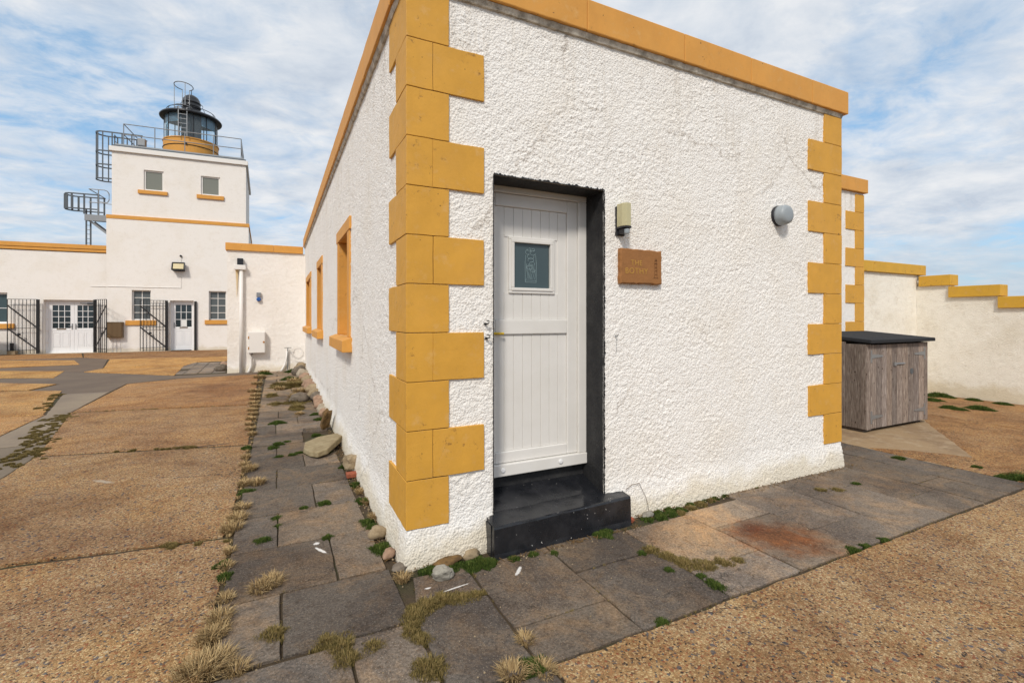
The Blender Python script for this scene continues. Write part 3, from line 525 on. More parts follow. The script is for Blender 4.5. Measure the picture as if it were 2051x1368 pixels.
# door frame and leaf
def fbox(b, x0, x1, z0, z1, y0, y1): b.box(x0, x1, y0, y1, z0, z1)
fm = MB(); fbox(fm, 1.516, 1.597, .505, 2.635, .235, .30); fbox(fm, .56, .64, .505, 2.635, .235, .30); fbox(fm, .56, 1.597, 2.635, 2.69, .235, .30); fbox(fm, .56, 1.597, .412, .504, .225, .30)
fm.build('door_frame', 'pvc', cot, bevel=.006)
lf = MB(); X0, X1 = .642, 1.514
lf.box(X0, X1, .2765, .30, .507, 2.633)
fbox(lf, X0, .748, .507, 2.633, .255, .286); fbox(lf, 1.414, X1, .507, 2.633, .255, .286); fbox(lf, .748, 1.414, 2.532, 2.633, .255, .286); fbox(lf, .748, 1.414, 1.520, 1.636, .255, .286); fbox(lf, .748, 1.414, .507, .596, .255, .286)
leaf = lf.build('door', 'pvc', cot, bevel=.007)
for (z0, z1) in ((1.638, 2.530), (.598, 1.518)):
    pb = MB(); wv = (1.412 - .75) / 8
    for i in range(8):
        a = .75 + wv * i
        if z0 > 1.6 and a < 1.29 and a + wv > .875: pb.box(a + .0018, a + wv - .0018, .2715, .277, z0, 1.852); pb.box(a + .0018, a + wv - .0018, .2715, .277, 2.294, z1)
        else: pb.box(a + .0018, a + wv - .0018, .2715, .277, z0, z1)
    for a in rng(.75, 1.412, wv)[1:-1]:
        if z0 < 1.6: pb.box(a + .012, a + .016, .2705, .272, z0, z1)
    pb.build('tongue_and_groove_panel', 'pvc', leaf, bevel=.0015)
wt = MB()
for (a, y0, y1) in ((0, .258, .284), (.022, .250, .284)):
    x0, x1, z0, z1 = .871 + a, 1.294 - a, 1.847 + a, 2.30 - a; w_ = .024
    wt.box(x0, x1, y0, y1, z1 - w_, z1); wt.box(x0, x1, y0, y1, z0, z0 + w_); wt.box(x0, x0 + w_, y0, y1, z0 + w_, z1 - w_); wt.box(x1 - w_, x1, y0, y1, z0 + w_, z1 - w_)
wt.build('window_trim', 'pvc', leaf, bevel=.004)
MB().box(.915, 1.25, .276, .282, 1.89, 2.26).build('pane', 'glassg', leaf)
et = MB()                                               # etched decoration on the little pane
def ln(pts, r=.0014): et.tube([(x, .2745, z) for x, z in pts], r, 4)
ec = 1.075
ln([(ec - .05, 1.94), (ec - .052, 2.1), (ec - .045, 2.16)]); ln([(ec + .05, 1.94), (ec + .052, 2.1), (ec + .045, 2.16)]); ln([(ec - .05, 1.94), (ec + .05, 1.94)]); ln([(ec - .052, 1.955), (ec + .052, 1.955)])
for k, (cx0, cz0, r_) in enumerate([(-.02, 2.185, .028), (.02, 2.18, .026), (0, 2.15, .03), (-.015, 2.205, .018), (.022, 2.205, .015), (0, 2.12, .026), (.012, 2.09, .024), (-.02, 2.06, .02), (.02, 2.04, .022)]):
    ln([(ec + cx0 + r_ * math.cos(a * .45 + k), cz0 + r_ * .75 * math.sin(a * .45 + k)) for a in range(12)])
for k in range(7):
    x = ec - .036 + .012 * k; ln([(x + .006 * math.sin(j * .9 + k), 1.965 + j * .018) for j in range(8)], .0011)
et.build('etching', 'etch', leaf)
b = MB(); b.tube([(.66, .232, 1.532), (.81, .228, 1.528)], .009, 8); b.tube([(.668, .255, 1.535), (.668, .232, 1.535)], .009, 8); b.box(.652, .690, .248, .256, 1.44, 1.60); b.build('door_handle', 'brass', leaf)
for x in (.80, 1.33): MB().lathe([(.019, -.0), (.019, -.006), (.012, -.009)], (x, .224, .462), 16, 'y').build('drain_cap', 'pvcw', cot)
# annex behind, stepped back to the right
AX0, AX1, AY = 4.832, 8.775, 1.8
g = MB().grid(rng(AX0, AX1 - .01, .03), rng(-.05, 3.9, .03), lambda u, z: (u, AY - disp((u, AY, z)), z)); g.build('annex_wall', 'rough', cot, smooth=True, recalc=False)
MB().box(AX1 - .14, AX1 - .012, AY + .02, 12, -.05, 3.9).build('annex_wall', 'rough', cot)
for k in range(11):
    z0 = .282 + CH * k; wide = k % 2 == 1; x0, wl = (8.22, .29) if wide else (8.51, .53)
    quoin([(x0, AY - e), (AX1, AY - e), (AX1, AY + wl), (AX1 - .05, AY + wl), (AX1 - .05, AY + .03), (x0, AY + .03)], z0, min(z0 + CH - .0045, 3.9)).build('quoin_block', 'ochre', cot, bevel=.003)
for a, c in ((4.9, 6.6), (6.603, AX1 + .055)): MB().box(a, c, AY - .055, AY + .3, 3.905, 4.148).build('coping_stone', 'ochreT', cot, bevel=.008)
MB().box(AX1 - .25, AX1 + .055, AY + .303, 12, 3.905, 4.148).build('coping_stone', 'ochreT', cot, bevel=.008); MB().box(4.9, AX1 - .2, AY + .28, 12, 3.9, 4.0).build('roof', 'roof', cot)
# crack running down the roughcast by the step, as a groove of dark filler
b = MB()
def crack(pts, r=.002):
    for p, q in zip(pts[:-1], pts[1:]): b.bar((p[0], -.013 - plinth(p[1], p[0]) * .7 - .006, p[1]), (q[0], -.013 - plinth(q[1], q[0]) * .7 - .006, q[1]), r * 2, r * 2)
crack([(1.80, .235), (1.87, .262), (1.95, .265), (1.97, .22), (1.985, .19), (2.01, .14), (2.02, .09), (2.03, .02)], .0015)
b.build('wall_crack', 'mortar', cot)
# ---------------------------------------------------------------- things fixed to the cottage front
t_ = thing('wall_lamp', (1.77, 0, 2.33), 'small black outdoor wall lamp with yellowed faceted diffuser above the sandstone plaque', 'wall lamp')
MB().box(1.715, 1.80, -.022, .012, 2.325, 2.565).build('back_plate', 'plastic', t_, bevel=.006)
MB().prism([(1.715, -.022), (1.80, -.022), (1.80, -.085), (1.782, -.118), (1.735, -.118), (1.715, -.085)], 2.392, 2.578).build('diffuser', 'diff', t_, bevel=.004)
b = MB(); b.prism([(1.712, -.022), (1.803, -.022), (1.803, -.088), (1.785, -.122), (1.732, -.122), (1.712, -.088)], 2.376, 2.391); b.box(1.728, 1.79, -.095, -.02, 2.335, 2.376); b.build('lamp_base', 'plastic', t_, bevel=.004)
MB().lathe([(.020, 0), (.023, .01), (.023, .035), (.018, .04)], (1.755, -.098, 2.330), 20).build('motion_sensor', 'grey', t_, smooth=False)
t_ = thing('name_plaque', (1.965, 0, 1.93), 'brown sandstone plaque carved THE BOTHY in gilt letters, below the wall lamp', 'plaque')
b = MB(); out = []
for (x0, z0, x1, z1) in ((1.742, 1.935, 2.19, 1.935), (2.19, 1.935, 2.185, 2.222), (2.185, 2.222, 1.742, 2.222), (1.742, 2.222, 1.742, 1.935)):
    k = int(math.hypot(x1 - x0, z1 - z0) / .012)
    for j in range(k): x, z = x0 + (x1 - x0) * j / k, z0 + (z1 - z0) * j / k; out.append((x + nz((x, 0, z), 20) * .008, z + nz((x + 3, 0, z), 20) * .008))
cxp, czp = 1.965, 2.078; n = len(out); v = [(x, 0.01, z) for x, z in out] + [(x, -.030, z) for x, z in out] + [(cxp + (x - cxp) * .955, -.042 + nz((x, 1, z), 14) * .003, czp + (z - czp) * .94) for x, z in out]
b.add(v, [(L * n + i, L * n + (i + 1) % n, (L + 1) * n + (i + 1) % n, (L + 1) * n + i) for L in (0, 1) for i in range(n)] + [tuple(range(2 * n, 3 * n))]); b.build('stone_slab', 'sand', t_)
def text(s, x, z, size, y, name, m_, root, rotz=0, ext=.0015):
    cu = D.curves.new(name, 'FONT'); cu.body = s; cu.size = size; cu.extrude = ext; cu.align_x = 'CENTER'; cu.space_character = 1.12; cu.offset = .0002
    o = D.objects.new(name, cu); COL.objects.link(o); dg = bpy.context.evaluated_depsgraph_get(); me = D.meshes.new_from_object(o.evaluated_get(dg)); D.objects.remove(o)
    me.transform(Matrix.Translation(Vector((x, y, z)) - Vector(root['_b'])) @ Matrix.Rotation(math.radians(90), 4, 'X')); me.materials.clear(); me.materials.append(M[m_]); q = D.objects.new(name, me); COL.objects.link(q); q.parent = root; return q
text('THE', 1.905, 2.088, .062, -.0425, 'lettering', 'gold', t_); text('BOTHY', 1.905, 2.018, .068, -.0425, 'lettering', 'gold', t_)
b = MB(); LX = 2.115
def cv(pts, r=.0022): b.tube([(x, -.0435, z) for x, z in pts], r, 4)
cv([(LX - .014, 1.99), (LX - .009, 2.11)]); cv([(LX + .014, 1.99), (LX + .009, 2.11)]); cv([(LX - .026, 1.99), (LX + .026, 1.99)]); cv([(LX - .016, 2.112), (LX + .016, 2.112)]); cv([(LX - .009, 2.112), (LX - .009, 2.14), (LX, 2.152), (LX + .009, 2.14), (LX + .009, 2.112)]); cv([(LX - .012, 2.138), (LX + .012, 2.138)])
for k in range(3): cv([(LX - .012 + .001 * k, 2.02 + .03 * k), (LX + .012 - .001 * k, 2.02 + .03 * k)], .0015)
b.build('lighthouse_carving', 'carve', t_)
t_ = thing('bulkhead_light', (3.77, 0, 2.68), 'grey round plastic bulkhead light high on the right of the cottage front wall', 'wall light')
MB().lathe([(.103, .012), (.103, -.018), (.097, -.03)], (3.77, 0, 2.68), 40, 'y').build('back_plate', 'plastic', t_)
MB().lathe([(.098, -.028), (.101, -.05), (.096, -.09), (.086, -.112), (.062, -.122), (.02, -.124)], (3.77, 0, 2.68), 40, 'y').build('cover', 'grey', t_, smooth=True)
for i, (x, z, lb) in enumerate(((.553, 1.607, 'upper rusty wall hook in the roughcast left of the door'), (.560, 1.505, 'lower rusty wall hook in the roughcast left of the door'))):
    b = MB(); b.tube([(x, .0, z), (x, -.035, z), (x + .012, -.05, z + .008), (x + .012, -.05, z + .022), (x - .006, -.045, z + .026)], .0045, 6); b.lathe([(.009, .0), (.009, -.02)], (x, 0, z), 10, 'y'); tag(b.build('wall_hook', 'iron'), lb, 'hook', 'wall hooks beside the cottage door')
b = MB(); b.tube([(1.715, .0, 1.50), (1.715, -.03, 1.50), (1.722, -.03, 1.512)], .004, 6); b.tube([(1.716, -.017, 1.50), (1.718, -.016, 1.37)], .0013, 4); tag(b.build('wall_hook', 'steeld'), 'tiny metal hook on the wall right of the door, below the plaque', 'hook')
# ---------------------------------------------------------------- storage cupboard
t_ = thing('storage_cupboard', (7.65, 1.1, 0), 'weathered grey wooden cupboard with black felt lid and two hinged doors beyond the cottage corner', 'cupboard')
bx0, bx1, by0, by1, bz0, bz1 = 6.776, 8.50, .735, 1.56, .05, 1.27
b = MB(); yy = by0
for (a, c) in ((by0, by0 + .06), (by0 + .062, by0 + .27), (by0 + .274, by0 + .55), (by0 + .554, by1)): b.box(bx0, bx0 + .022, a, c, bz0, bz1 + .03 * (a > 1), rnd(.62, .85))
b.build('side_panel', 'wood', t_, bevel=.002)
b = MB(); b.box(bx1 - .022, bx1, by0 + .02, by1, bz0, bz1, .8); b.box(bx0 + .024, bx1 - .024, by1 - .022, by1, bz0, bz1 + .05, .8); b.box(bx0 + .05, bx1 - .05, by0 + .03, by1 - .05, bz0 - .005, bz0 + .02, .8); b.build('carcass', 'wood', t_)
b = MB(); b.box(bx0 + .04, bx0 + .16, by0 + .06, by1 - .1, -.01, bz0 - .006, .5); b.build('base_runner', 'wood', t_); b = MB(); b.box(bx1 - .2, bx1 - .08, by0 + .06, by1 - .1, -.01, bz0 - .006, .5); b.build('base_runner', 'wood', t_)
# face frame posts + two plank doors
b = MB(); b.box(bx0 + .023, bx0 + .13, by0 - .004, by0 + .018, bz0 - .01, bz1, 1.05); b.build('front_post', 'wood', t_, bevel=.002); b = MB(); b.box(bx1 - .10, bx1, by0 - .004, by0 + .018, bz0 - .01, bz1, 1.); b.build('front_post', 'wood', t_, bevel=.002)
for d_, (a, c) in enumerate(((bx0 + .134, 7.60), (7.604, bx1 - .104))):
    pl = MB(); n = 5 if d_ == 0 else 5; wv = (c - a) / n
    for i in range(n): pl.box(a + wv * i + .004, a + wv * (i + 1) - .004, by0 - .002, by0 + .018, bz0 + .0, bz1 - .01, tn(.75, 1.4))
    dr = pl.build('cupboard_door', 'wood', t_, bevel=.002)
    for z in (1.095, .215):
        h = MB(); xs, sg = (a - .02, 1) if d_ == 0 else (c + .02, -1)
        h.box(min(xs, xs + sg * .035), max(xs, xs + sg * .035), by0 - .010, by0 - .004, z - .09, z + .09)
        q = [(xs + sg * .03, z - .032), (xs + sg * .30, z - .012), (xs + sg * .33, z), (xs + sg * .30, z + .012), (xs + sg * .03, z + .032)]
        if sg < 0: q = q[::-1]
        h.prism(q, by0 - .009, by0 - .003, 'y'); h.build('strap_hinge', 'steel', dr)
b = MB(); b.box(7.55, 7.78, by0 - .012, by0 - .003, .945, .975); b.tube([(7.53, by0 - .016, .96), (7.80, by0 - .016, .96)], .009, 6); b.box(7.50, 7.56, by0 - .02, by0 - .003, .935, .985); b.build('latch', 'steel', t_)
MB().lathe([(.045, -.0), (.045, -.005)], (8.02, by0 - .002, .83), 24, 'y').build('round_plate', 'steeld', t_)
b = MB(); v = [(x, y, z0 + (y - .66) * .085 + dz) for dz in (0, .055) for x, y, z0 in ((6.765, .655, 1.285), (8.57, .655, 1.285), (8.57, 1.66, 1.285), (6.765, 1.66, 1.285))]; b.add(v, [(3, 2, 1, 0), (4, 5, 6, 7), (0, 1, 5, 4), (1, 2, 6, 5), (2, 3, 7, 6), (3, 0, 4, 7)]); b.build('lid', 'felt', t_, bevel=.012)
# ---------------------------------------------------------------- stepped garden wall
t_ = thing('garden_wall', (12.85, 2.7, 0), 'cream roughcast boundary wall with weathered mustard coping stepping down to the right', 'wall')
MB().grid(rng(8.7, 12.85, .035), rng(-.2, 2.66, .035), lambda u, z: (u, 2.75 - disp((u, 2.75, z), 1.2), z)).build('wall', 'rough2', t_, smooth=True, recalc=False)
b = MB(); b.box(8.7, 13.1, 2.80, 3.05, -.2, 2.66); b.build('wall', 'rough2', t_)
ZT = [(2.72, 2.14, 2.385), (2.14, 1.32, 2.11), (1.32, .1, 1.855), (.1, -1.6, 1.60), (-1.6, -3.4, 1.35)]
g = MB()
def topz(y):
    for a, c, z in ZT:
        if c <= y <= a: return z
    return ZT[-1][2]
for a, c, z in ZT:
    g.grid(rng(c, a + (.03 if a > 2.7 else 0), .035), rng(-.25, z + .005, .035), lambda y, z_: (12.83 - disp((12.83, y, z_), 1.2), y, z_))
g.f = [f[::-1] for f in g.f]; g.build('wall', 'rough2', t_, smooth=True, recalc=False)
b = MB()
for a, c, z in ZT: b.box(12.86, 13.08, c, a, -.2, z)
b.build('wall', 'rough2', t_)
MB().box(8.75, 10.9, 2.69, 3.1, 2.665, 2.90).build('coping_stone', 'ochreW', t_, bevel=.01); MB().box(10.903, 13.13, 2.69, 3.1, 2.665, 2.90).build('coping_stone', 'ochreW', t_, bevel=.01)
for i, (a, c, z) in enumerate(ZT): MB().box(12.77, 13.13, c + (-.05), a - (.03 if i == 0 else -.05 + .053), z + .003, z + .245).build('coping_stone', 'ochreW', t_, bevel=.01)
# ---------------------------------------------------------------- link block at the end of the side wall
t_ = thing('link_block', (-1.1, 13.4, 0), 'low white flat roofed outbuilding with orange coping between cottage side and lighthouse', 'outbuilding')
g = MB(); g.grid(rng(-2.14, .02, .03), rng(-.05, 3.68, .03), lambda u, z: (u, 13.4 - disp((u, 13.4, z), 1.6) - plinth(z, u) * .6, z)); g.build('wall', 'far', t_, smooth=True, recalc=False)
b = MB(); b.box(-2.14, -1.9, 13.42, 17.6, -.05, 3.68); b.box(-1.9, 0, 17.4, 17.6, -.05, 3.68); b.build('wall', 'far', t_); MB().box(-1.9, 0, 13.7, 17.4, 3.6, 3.7).build('roof', 'roof', t_)
for a, c in ((-2.185, -.9), (-.897, -.06)): MB().box(a, c, 13.34, 13.7, 3.683, 3.905).build('coping_stone', 'ochreT', t_, bevel=.01)
MB().box(-2.185, -1.9, 13.703, 17.6, 3.683, 3.905).build('coping_stone', 'ochreT', t_, bevel=.01)
t_ = thing('downpipe', (-1.77, 13.34, 0), 'white painted downpipe with box hopper and rust streaks on the link block wall', 'downpipe')
MB().tube([(-1.77, 13.31, -.02), (-1.77, 13.31, 3.10)], .052, 12).build('pipe', 'cream', t_, smooth=True)
MB().box(-1.945, -1.65, 13.22, 13.39, 3.10, 3.24).build('hopper', 'cream', t_, bevel=.01); MB().box(-1.875, -1.715, 13.26, 13.385, 3.25, 3.44).build('roof_outlet', 'lblack', t_, bevel=.01)
for z in (1.05, 2.1, .25): MB().box(-1.84, -1.70, 13.33, 13.385, z, z + .05).build('pipe_bracket', 'cream', t_)
b = MB(); b.add([(-1.925, 13.373, 3.1), (-1.845, 13.373, 3.1), (-1.86, 13.373, 2.85), (-1.875, 13.373, 2.5), (-1.888, 13.373, 2.2), (-1.90, 13.373, 2.75)], [(0, 1, 2, 3, 4, 5)]); b.build('rust_streak', M['streak'], t_)
t_ = thing('meter_cabinet', (-1.34, 13.4, .58), 'white metal meter cabinet with rusty hinges and lock, beside the downpipe', 'cabinet')
MB().box(-1.585, -1.125, 13.20, 13.39, .585, 1.235).build('case', 'cream', t_, bevel=.008); MB().box(-1.57, -1.14, 13.186, 13.199, .60, 1.215).build('cabinet_door', 'cream', t_, bevel=.006)
for z in (1.02, .70): MB().box(-1.585, -1.555, 13.178, 13.187, z, z + .08).build('hinge', 'rustm', t_)
MB().lathe([(.028, 0), (.028, -.02)], (-1.165, 13.188, .92), 14, 'y').build('lock', 'rustm', t_)
b = MB(); b.tube([(-1.49, 13.3, .585), (-1.49, 13.3, .40), (-1.51, 13.3, .2), (-1.56, 13.3, .06), (-1.60, 13.3, -.02)], .038, 10); b.build('cable_duct', 'cream', t_, smooth=True)
t_ = thing('outdoor_socket', (-1.30, 13.4, 2.15), 'small grey outdoor socket with blue round cover above the meter cabinet', 'socket')
MB().box(-1.365, -1.245, 13.32, 13.39, 2.29, 2.43).build('switch_box', 'steel', t_, bevel=.01); MB().lathe([(.062, 0), (.062, -.05), (.04, -.07)], (-1.305, 13.37, 2.22), 20, 'y').build('socket_cover', 'blue', t_, smooth=False)
t_ = thing('garden_tap', (-.5, 13.35, 0), 'dark standpipe tap against the white link block wall near the corner', 'tap')
b = MB(); b.tube([(-.5, 13.30, 0), (-.5, 13.33, .5), (-.5, 13.33, .72)], .014, 8); b.tube([(-.5, 13.33, .70), (-.5, 13.22, .70), (-.5, 13.2, .66)], .012, 8); b.build('pipe', 'steeld', t_); MB().box(-.60, -.40, 13.25, 13.27, .715, .73).build('tap_lever', 'steeld', t_)
MB().tube([(-.53, 13.33, .62), (-.54, 13.31, .4), (-.58, 13.31, .2), (-.66, 13.30, .05), (-.7, 13.3, -.01)], .03, 8).build('lagged_pipe', 'cream', t_, smooth=True)
b = MB(); b.tube([(-.24 + .145 * math.cos(a * math.pi / 12), 13.335, .60 + .16 * math.sin(a * math.pi / 12)) for a in range(24)], .009, 6, True); b.tube([(-.42, 13.335, .35), (-.2, 13.335, .33), (0, 13.335, .33)], .007, 6); tag(b.build('cable_loop', 'cream'), 'loop of thin white painted cable on the wall next to the cottage corner', 'cable')
# ---------------------------------------------------------------- far range: wing, lighthouse tower
def facade(b, s0, s1, z0, z1, d, holes, dep=.3):
    us_ = merge([s0, s1], [h for q in holes for h in q[:2]]); vs_ = merge([z0, z1], [h for q in holes for h in q[2:]])
    b.grid(us_, vs_, lambda u, v: (u, d, v), holes)
    for a, c, e_, f_ in holes:
        b.add([(a, d, e_), (a, d, f_), (a, d + dep, f_), (a, d + dep, e_)], [(0, 1, 2, 3)]); b.add([(c, d, e_), (c, d, f_), (c, d + dep, f_), (c, d + dep, e_)], [(3, 2, 1, 0)])
        b.add([(a, d, f_), (c, d, f_), (c, d + dep, f_), (a, d + dep, f_)], [(0, 1, 2, 3)]); b.add([(a, d, e_), (c, d, e_), (c, d + dep, e_), (a, d + dep, e_)], [(3, 2, 1, 0)])
    return b
def leaf_door(root, s0, s1, z0, z1, d, g0, g1, gz0, gz1, cols_, rows_, hx, name='door', letter=True, frame=True):
    b = MB(); b.box(s0, g0, d, d + .05, z0, z1); b.box(g1, s1, d, d + .05, z0, z1); b.box(g0, g1, d, d + .05, z0, gz0); b.box(g0, g1, d, d + .05, gz1, z1)
    o = b.build(name, 'pvcw', root, bevel=.006)
    b = MB(); mid_ = (g0 + g1) / 2
    for a, c in ((g0 + .02, mid_ - .03), (mid_ + .03, g1 - .02)):
        za, zb = z0 + .2, gz0 - .2
        b.box(a, c, d - .012, d, za, za + .02); b.box(a, c, d - .012, d, zb, zb + .02); b.box(a, a + .02, d - .012, d, za, zb); b.box(c - .02, c, d - .012, d, za, zb); b.box(a + .05, c - .05, d - .008, d, za + .06, zb - .05)
    b.box(g0 - .02, g1 + .02, d - .012, d, gz0 - .1, gz0 - .07); b.build('raised_panel', 'pvcw', o)
    MB().box(g0, g1, d + .025, d + .035, gz0, gz1).build('pane', 'glass', o)
    b = MB()
    for i in range(1, cols_): x = g0 + (g1 - g0) * i / cols_; b.box(x - .012, x + .012, d + .005, d + .02, gz0, gz1)
    for i in range(1, rows_): z = gz0 + (gz1 - gz0) * i / rows_; b.box(g0, g1, d + .004, d + .021, z - .012, z + .012)
    b.build('glazing_bars', 'pvcw', o)
    b = MB(); b.box(hx - .02, hx + .02, d - .02, d, gz0 - .05, gz0 + .22); b.bar((hx, d - .05, gz0 + .1), (hx + (.12 if hx > mid_ else -.12) * (-1 if hx > mid_ else -1), d - .05, gz0 + .1), .02); b.build('door_handle', 'steel', o)
    if letter: MB().box(mid_ - .17, mid_ + .17, d - .015, d, gz0 - .065, gz0 - .01).build('letter_box', 'brownm', o)
    return o
wing = thing('lighthouse_wing', (-4, 26, 0), 'long low white wing with orange coping and glazed double doors, left of the tower', 'building', fr=FAR)
wing['_b'] = (-4, 0, 0); wing.location = FAR.m @ Vector((-4, 0, 0))
b = facade(MB(), -12, -.195, -.05, 4.76, .10, [(-2.545, -.63, .0, 2.50), (-5.6, -3.80, 1.40, 2.80)]); b.build('wall', 'far', wing)
b = MB(); b.box(-12, -.2, .42, .5, -.05, 4.76) ; b.box(-12, -.2, 5.9, 6, -.05, 4.76); b.build('wall', 'far', wing); MB().box(-12, -.2, .45, 5.9, 4.7, 4.8).build('roof', 'roof', wing)
for a, c in ((-12, -8), (-7.997, -4.2), (-4.197, -.197)):
    MB().box(a, c, .05, .45, 4.79, 4.93).build('coping_stone', 'ochreT', wing, bevel=.008); MB().box(a, c, .02, .47, 4.933, 5.13).build('coping_stone', 'ochreT', wing, bevel=.008)
b = MB(); b.box(-2.545, -2.45, .30, .37, 0, 2.5); b.box(-.725, -.63, .30, .37, 0, 2.5); b.box(-2.45, -.725, .30, .37, 2.40, 2.5); b.box(-2.45, -.725, .28, .38, 0, .10); b.build('door_frame', 'pvcw', wing, bevel=.006)
leaf_door(wing, -2.448, -1.505, .10, 2.398, .31, -2.30, -1.645, 1.165, 2.25, 3, 4, -1.575)
leaf_door(wing, -1.50, -.727, .10, 2.398, .31, -1.385, -.76 - .03, 1.165, 2.25, 3, 4, -1.445, letter=False)
for z in (2.15, 1.6, 1.05, .5): MB().box(-2.53, -2.44, .285, .31, z - .03, z + .03).build('door_hinge', 'cream', wing)
b = MB(); b.box(-1.0, -.72, .26, .30, 2.30, 2.37); b.bar((-.9, .22, 2.33), (-1.25, .2, 2.36), .025); b.build('door_closer', 'steeld', wing)
def window(root, a, c, z0, z1, d, cols_, rows_, sill=None, fw=.06, gl='glass', fm_='pvcw'):
    b = MB(); b.box(a, a + fw, d, d + .06, z0, z1); b.box(c - fw, c, d, d + .06, z0, z1); b.box(a + fw, c - fw, d, d + .06, z1 - fw, z1); b.box(a + fw, c - fw, d, d + .06, z0, z0 + fw); o = b.build('window', fm_, root, bevel=.004)
    MB().box(a + fw, c - fw, d + .03, d + .04, z0 + fw, z1 - fw).build('pane', gl, o)
    b = MB()
    for i in range(1, cols_): x = a + (c - a) * i / cols_; b.box(x - .014, x + .014, d + .008, d + .028, z0 + fw, z1 - fw)
    for i in range(1, rows_): z = z0 + (z1 - z0) * i / rows_; b.box(a + fw, c - fw, d + .007, d + .029, z - .014, z + .014)
    if b.v: b.build('glazing_bars', fm_, o)
    if sill: MB().box(sill[0], sill[1], sill[2], d + .05, sill[3], sill[4]).build('window_sill', 'ochreT', o, bevel=.008)
window(wing, -5.6, -3.80, 1.40, 2.80, .26, 1, 2, (-5.8, -3.55, 0, 1.17, 1.395), .08, 'glassg')
MB().box(-1.9, -1.66, .10, .18, -.02, .01) 
tw = thing('lighthouse_tower', (2.8, 3, 0), 'white square lighthouse tower with ochre band and black lantern room on its flat top', 'lighthouse', fr=FAR)
b = facade(MB(), -.192, 5.83, -.05, 6.455, 0., [(2.35, 3.365, 0., 2.53), (.80, 1.565, 1.545, 3.02), (4.02, 4.80, 1.545, 3.04)], .28); b.build('wall', 'far', tw)
b = MB(); b.box(-.19, -.0, .3, 5.5, -.05, 6.455); b.prism([(5.83, .003), (5.55, .003), (5.03, 6.8), (5.31, 6.8)], -.05, 6.455); b.box(0, 5.1, 6.7, 6.8, -.05, 6.455); b.box(0, 5.55, .29, .4, -.05, 6.455); b.build('wall', 'far', tw)
MB().prism([(-.20, -.02), (5.87, -.02), (5.34, 6.85), (-.2, 6.85)], 6.458, 6.640).build('string_course', 'ochreT', tw, bevel=.01)
b = facade(MB(), .0, 5.70, 6.642, 9.73, .06, [(1.265, 2.08, 7.965, 8.975), (3.665, 4.51, 7.985, 8.96)], .22); b.box(0., .2, .3, 5.3, 6.642, 9.73); b.prism([(5.70, .063), (5.5, .063), (4.98, 6.75), (5.18, 6.75)], 6.642, 9.73); b.box(.2, 5.0, 6.65, 6.75, 6.642, 9.73); b.box(.2, 5.5, .30, .36, 6.642, 9.73); b.build('wall', 'far', tw)
MB().prism([(-.09, -.04), (5.80, -.04), (5.27, 6.85), (-.09, 6.85)], 9.733, 9.96).build('cornice', 'cream', tw, bevel=.012); MB().prism([(0, .06), (5.7, .06), (5.18, 6.7), (0, 6.7)], 9.962, 10.05).build('roof', 'steeld', tw)
window(tw, 1.265, 2.08, 7.965, 8.975, .12, 1, 1, (1.04, 2.25, -.02, 7.785, 7.960), .07, 'glassp', 'cream'); window(tw, 3.665, 4.51, 7.985, 8.96, .12, 1, 1, (3.49, 4.70, -.02, 7.785, 7.980), .07, 'glassp', 'cream')
window(tw, .80, 1.565, 1.55, 3.02, .13, 2, 4, (.56, 1.79, -.07, 1.30, 1.53), .05, 'glassd', 'cream'); window(tw, 4.02, 4.80, 1.55, 3.04, .13, 2, 4, (3.85, 5.0, -.07, 1.33, 1.545), .05, 'glassd', 'cream')
b = MB(); b.box(2.35, 2.44, .20, .27, 0, 2.53); b.box(3.33, 3.365, .20, .27, 0, 2.53); b.box(2.44, 3.33, .20, .27, 2.44, 2.53); b.box(2.44, 3.33, .18, .28, 0, .09); b.build('door_frame', 'pvcw', tw, bevel=.006)
ld = leaf_door(tw, 2.442, 3.328, .10, 2.438, .21, 2.55, 3.235, 1.20, 2.32, 3, 3, 2.495)
MB().box(2.80, 3.03, .195, .20, 1.22, 1.55).build('paper_notice', 'paper', ld)
# lantern room
LC = (2.78, 2.55); cb = lambda pr, n=48, cap=True: MB().lathe(pr, (LC[0], LC[1], 0), n, cap=cap)
cb([(1.28, 10.04), (1.28, 11.20), (1.31, 11.22), (1.31, 11.27), (1.2, 11.27)]).build('lantern_base', 'ochreT', tw, smooth=False)
b = MB(); b.tube([(LC[0] + 1.295 * math.cos(a * math.pi / 24), LC[1] + 1.295 * math.sin(a * math.pi / 24), 10.86) for a in range(48)], .018, 5, True); b.lathe([(.06, 0), (.06, -.06)], (LC[0], LC[1] - 1.28, 10.9), 10, 'y'); b.build('base_band', 'lblack', tw)
cb([(1.22, 11.27), (1.22, 12.62)], 64, False).build('lantern_glazing', 'lglass', tw, smooth=True)
b = MB()                                                # blinds, astragals and the dark back panel behind the ladder
def arc(r, a0, a1, z0, z1, n=10, th=.02):
    for i in range(n):
        p, q = math.radians(a0 + (a1 - a0) * i / n), math.radians(a0 + (a1 - a0) * (i + 1) / n)
        b.add([(LC[0] + r * math.cos(p), LC[1] + r * math.sin(p), z0), (LC[0] + r * math.cos(q), LC[1] + r * math.sin(q), z0), (LC[0] + r * math.cos(q), LC[1] + r * math.sin(q), z1), (LC[0] + r * math.cos(p), LC[1] + r * math.sin(p), z1),
               (LC[0] + (r - th) * math.cos(p), LC[1] + (r - th) * math.sin(p), z0), (LC[0] + (r - th) * math.cos(q), LC[1] + (r - th) * math.sin(q), z0), (LC[0] + (r - th) * math.cos(q), LC[1] + (r - th) * math.sin(q), z1), (LC[0] + (r - th) * math.cos(p), LC[1] + (r - th) * math.sin(p), z1)], [(0, 1, 2, 3), (7, 6, 5, 4), (3, 2, 6, 7), (0, 4, 5, 1)])
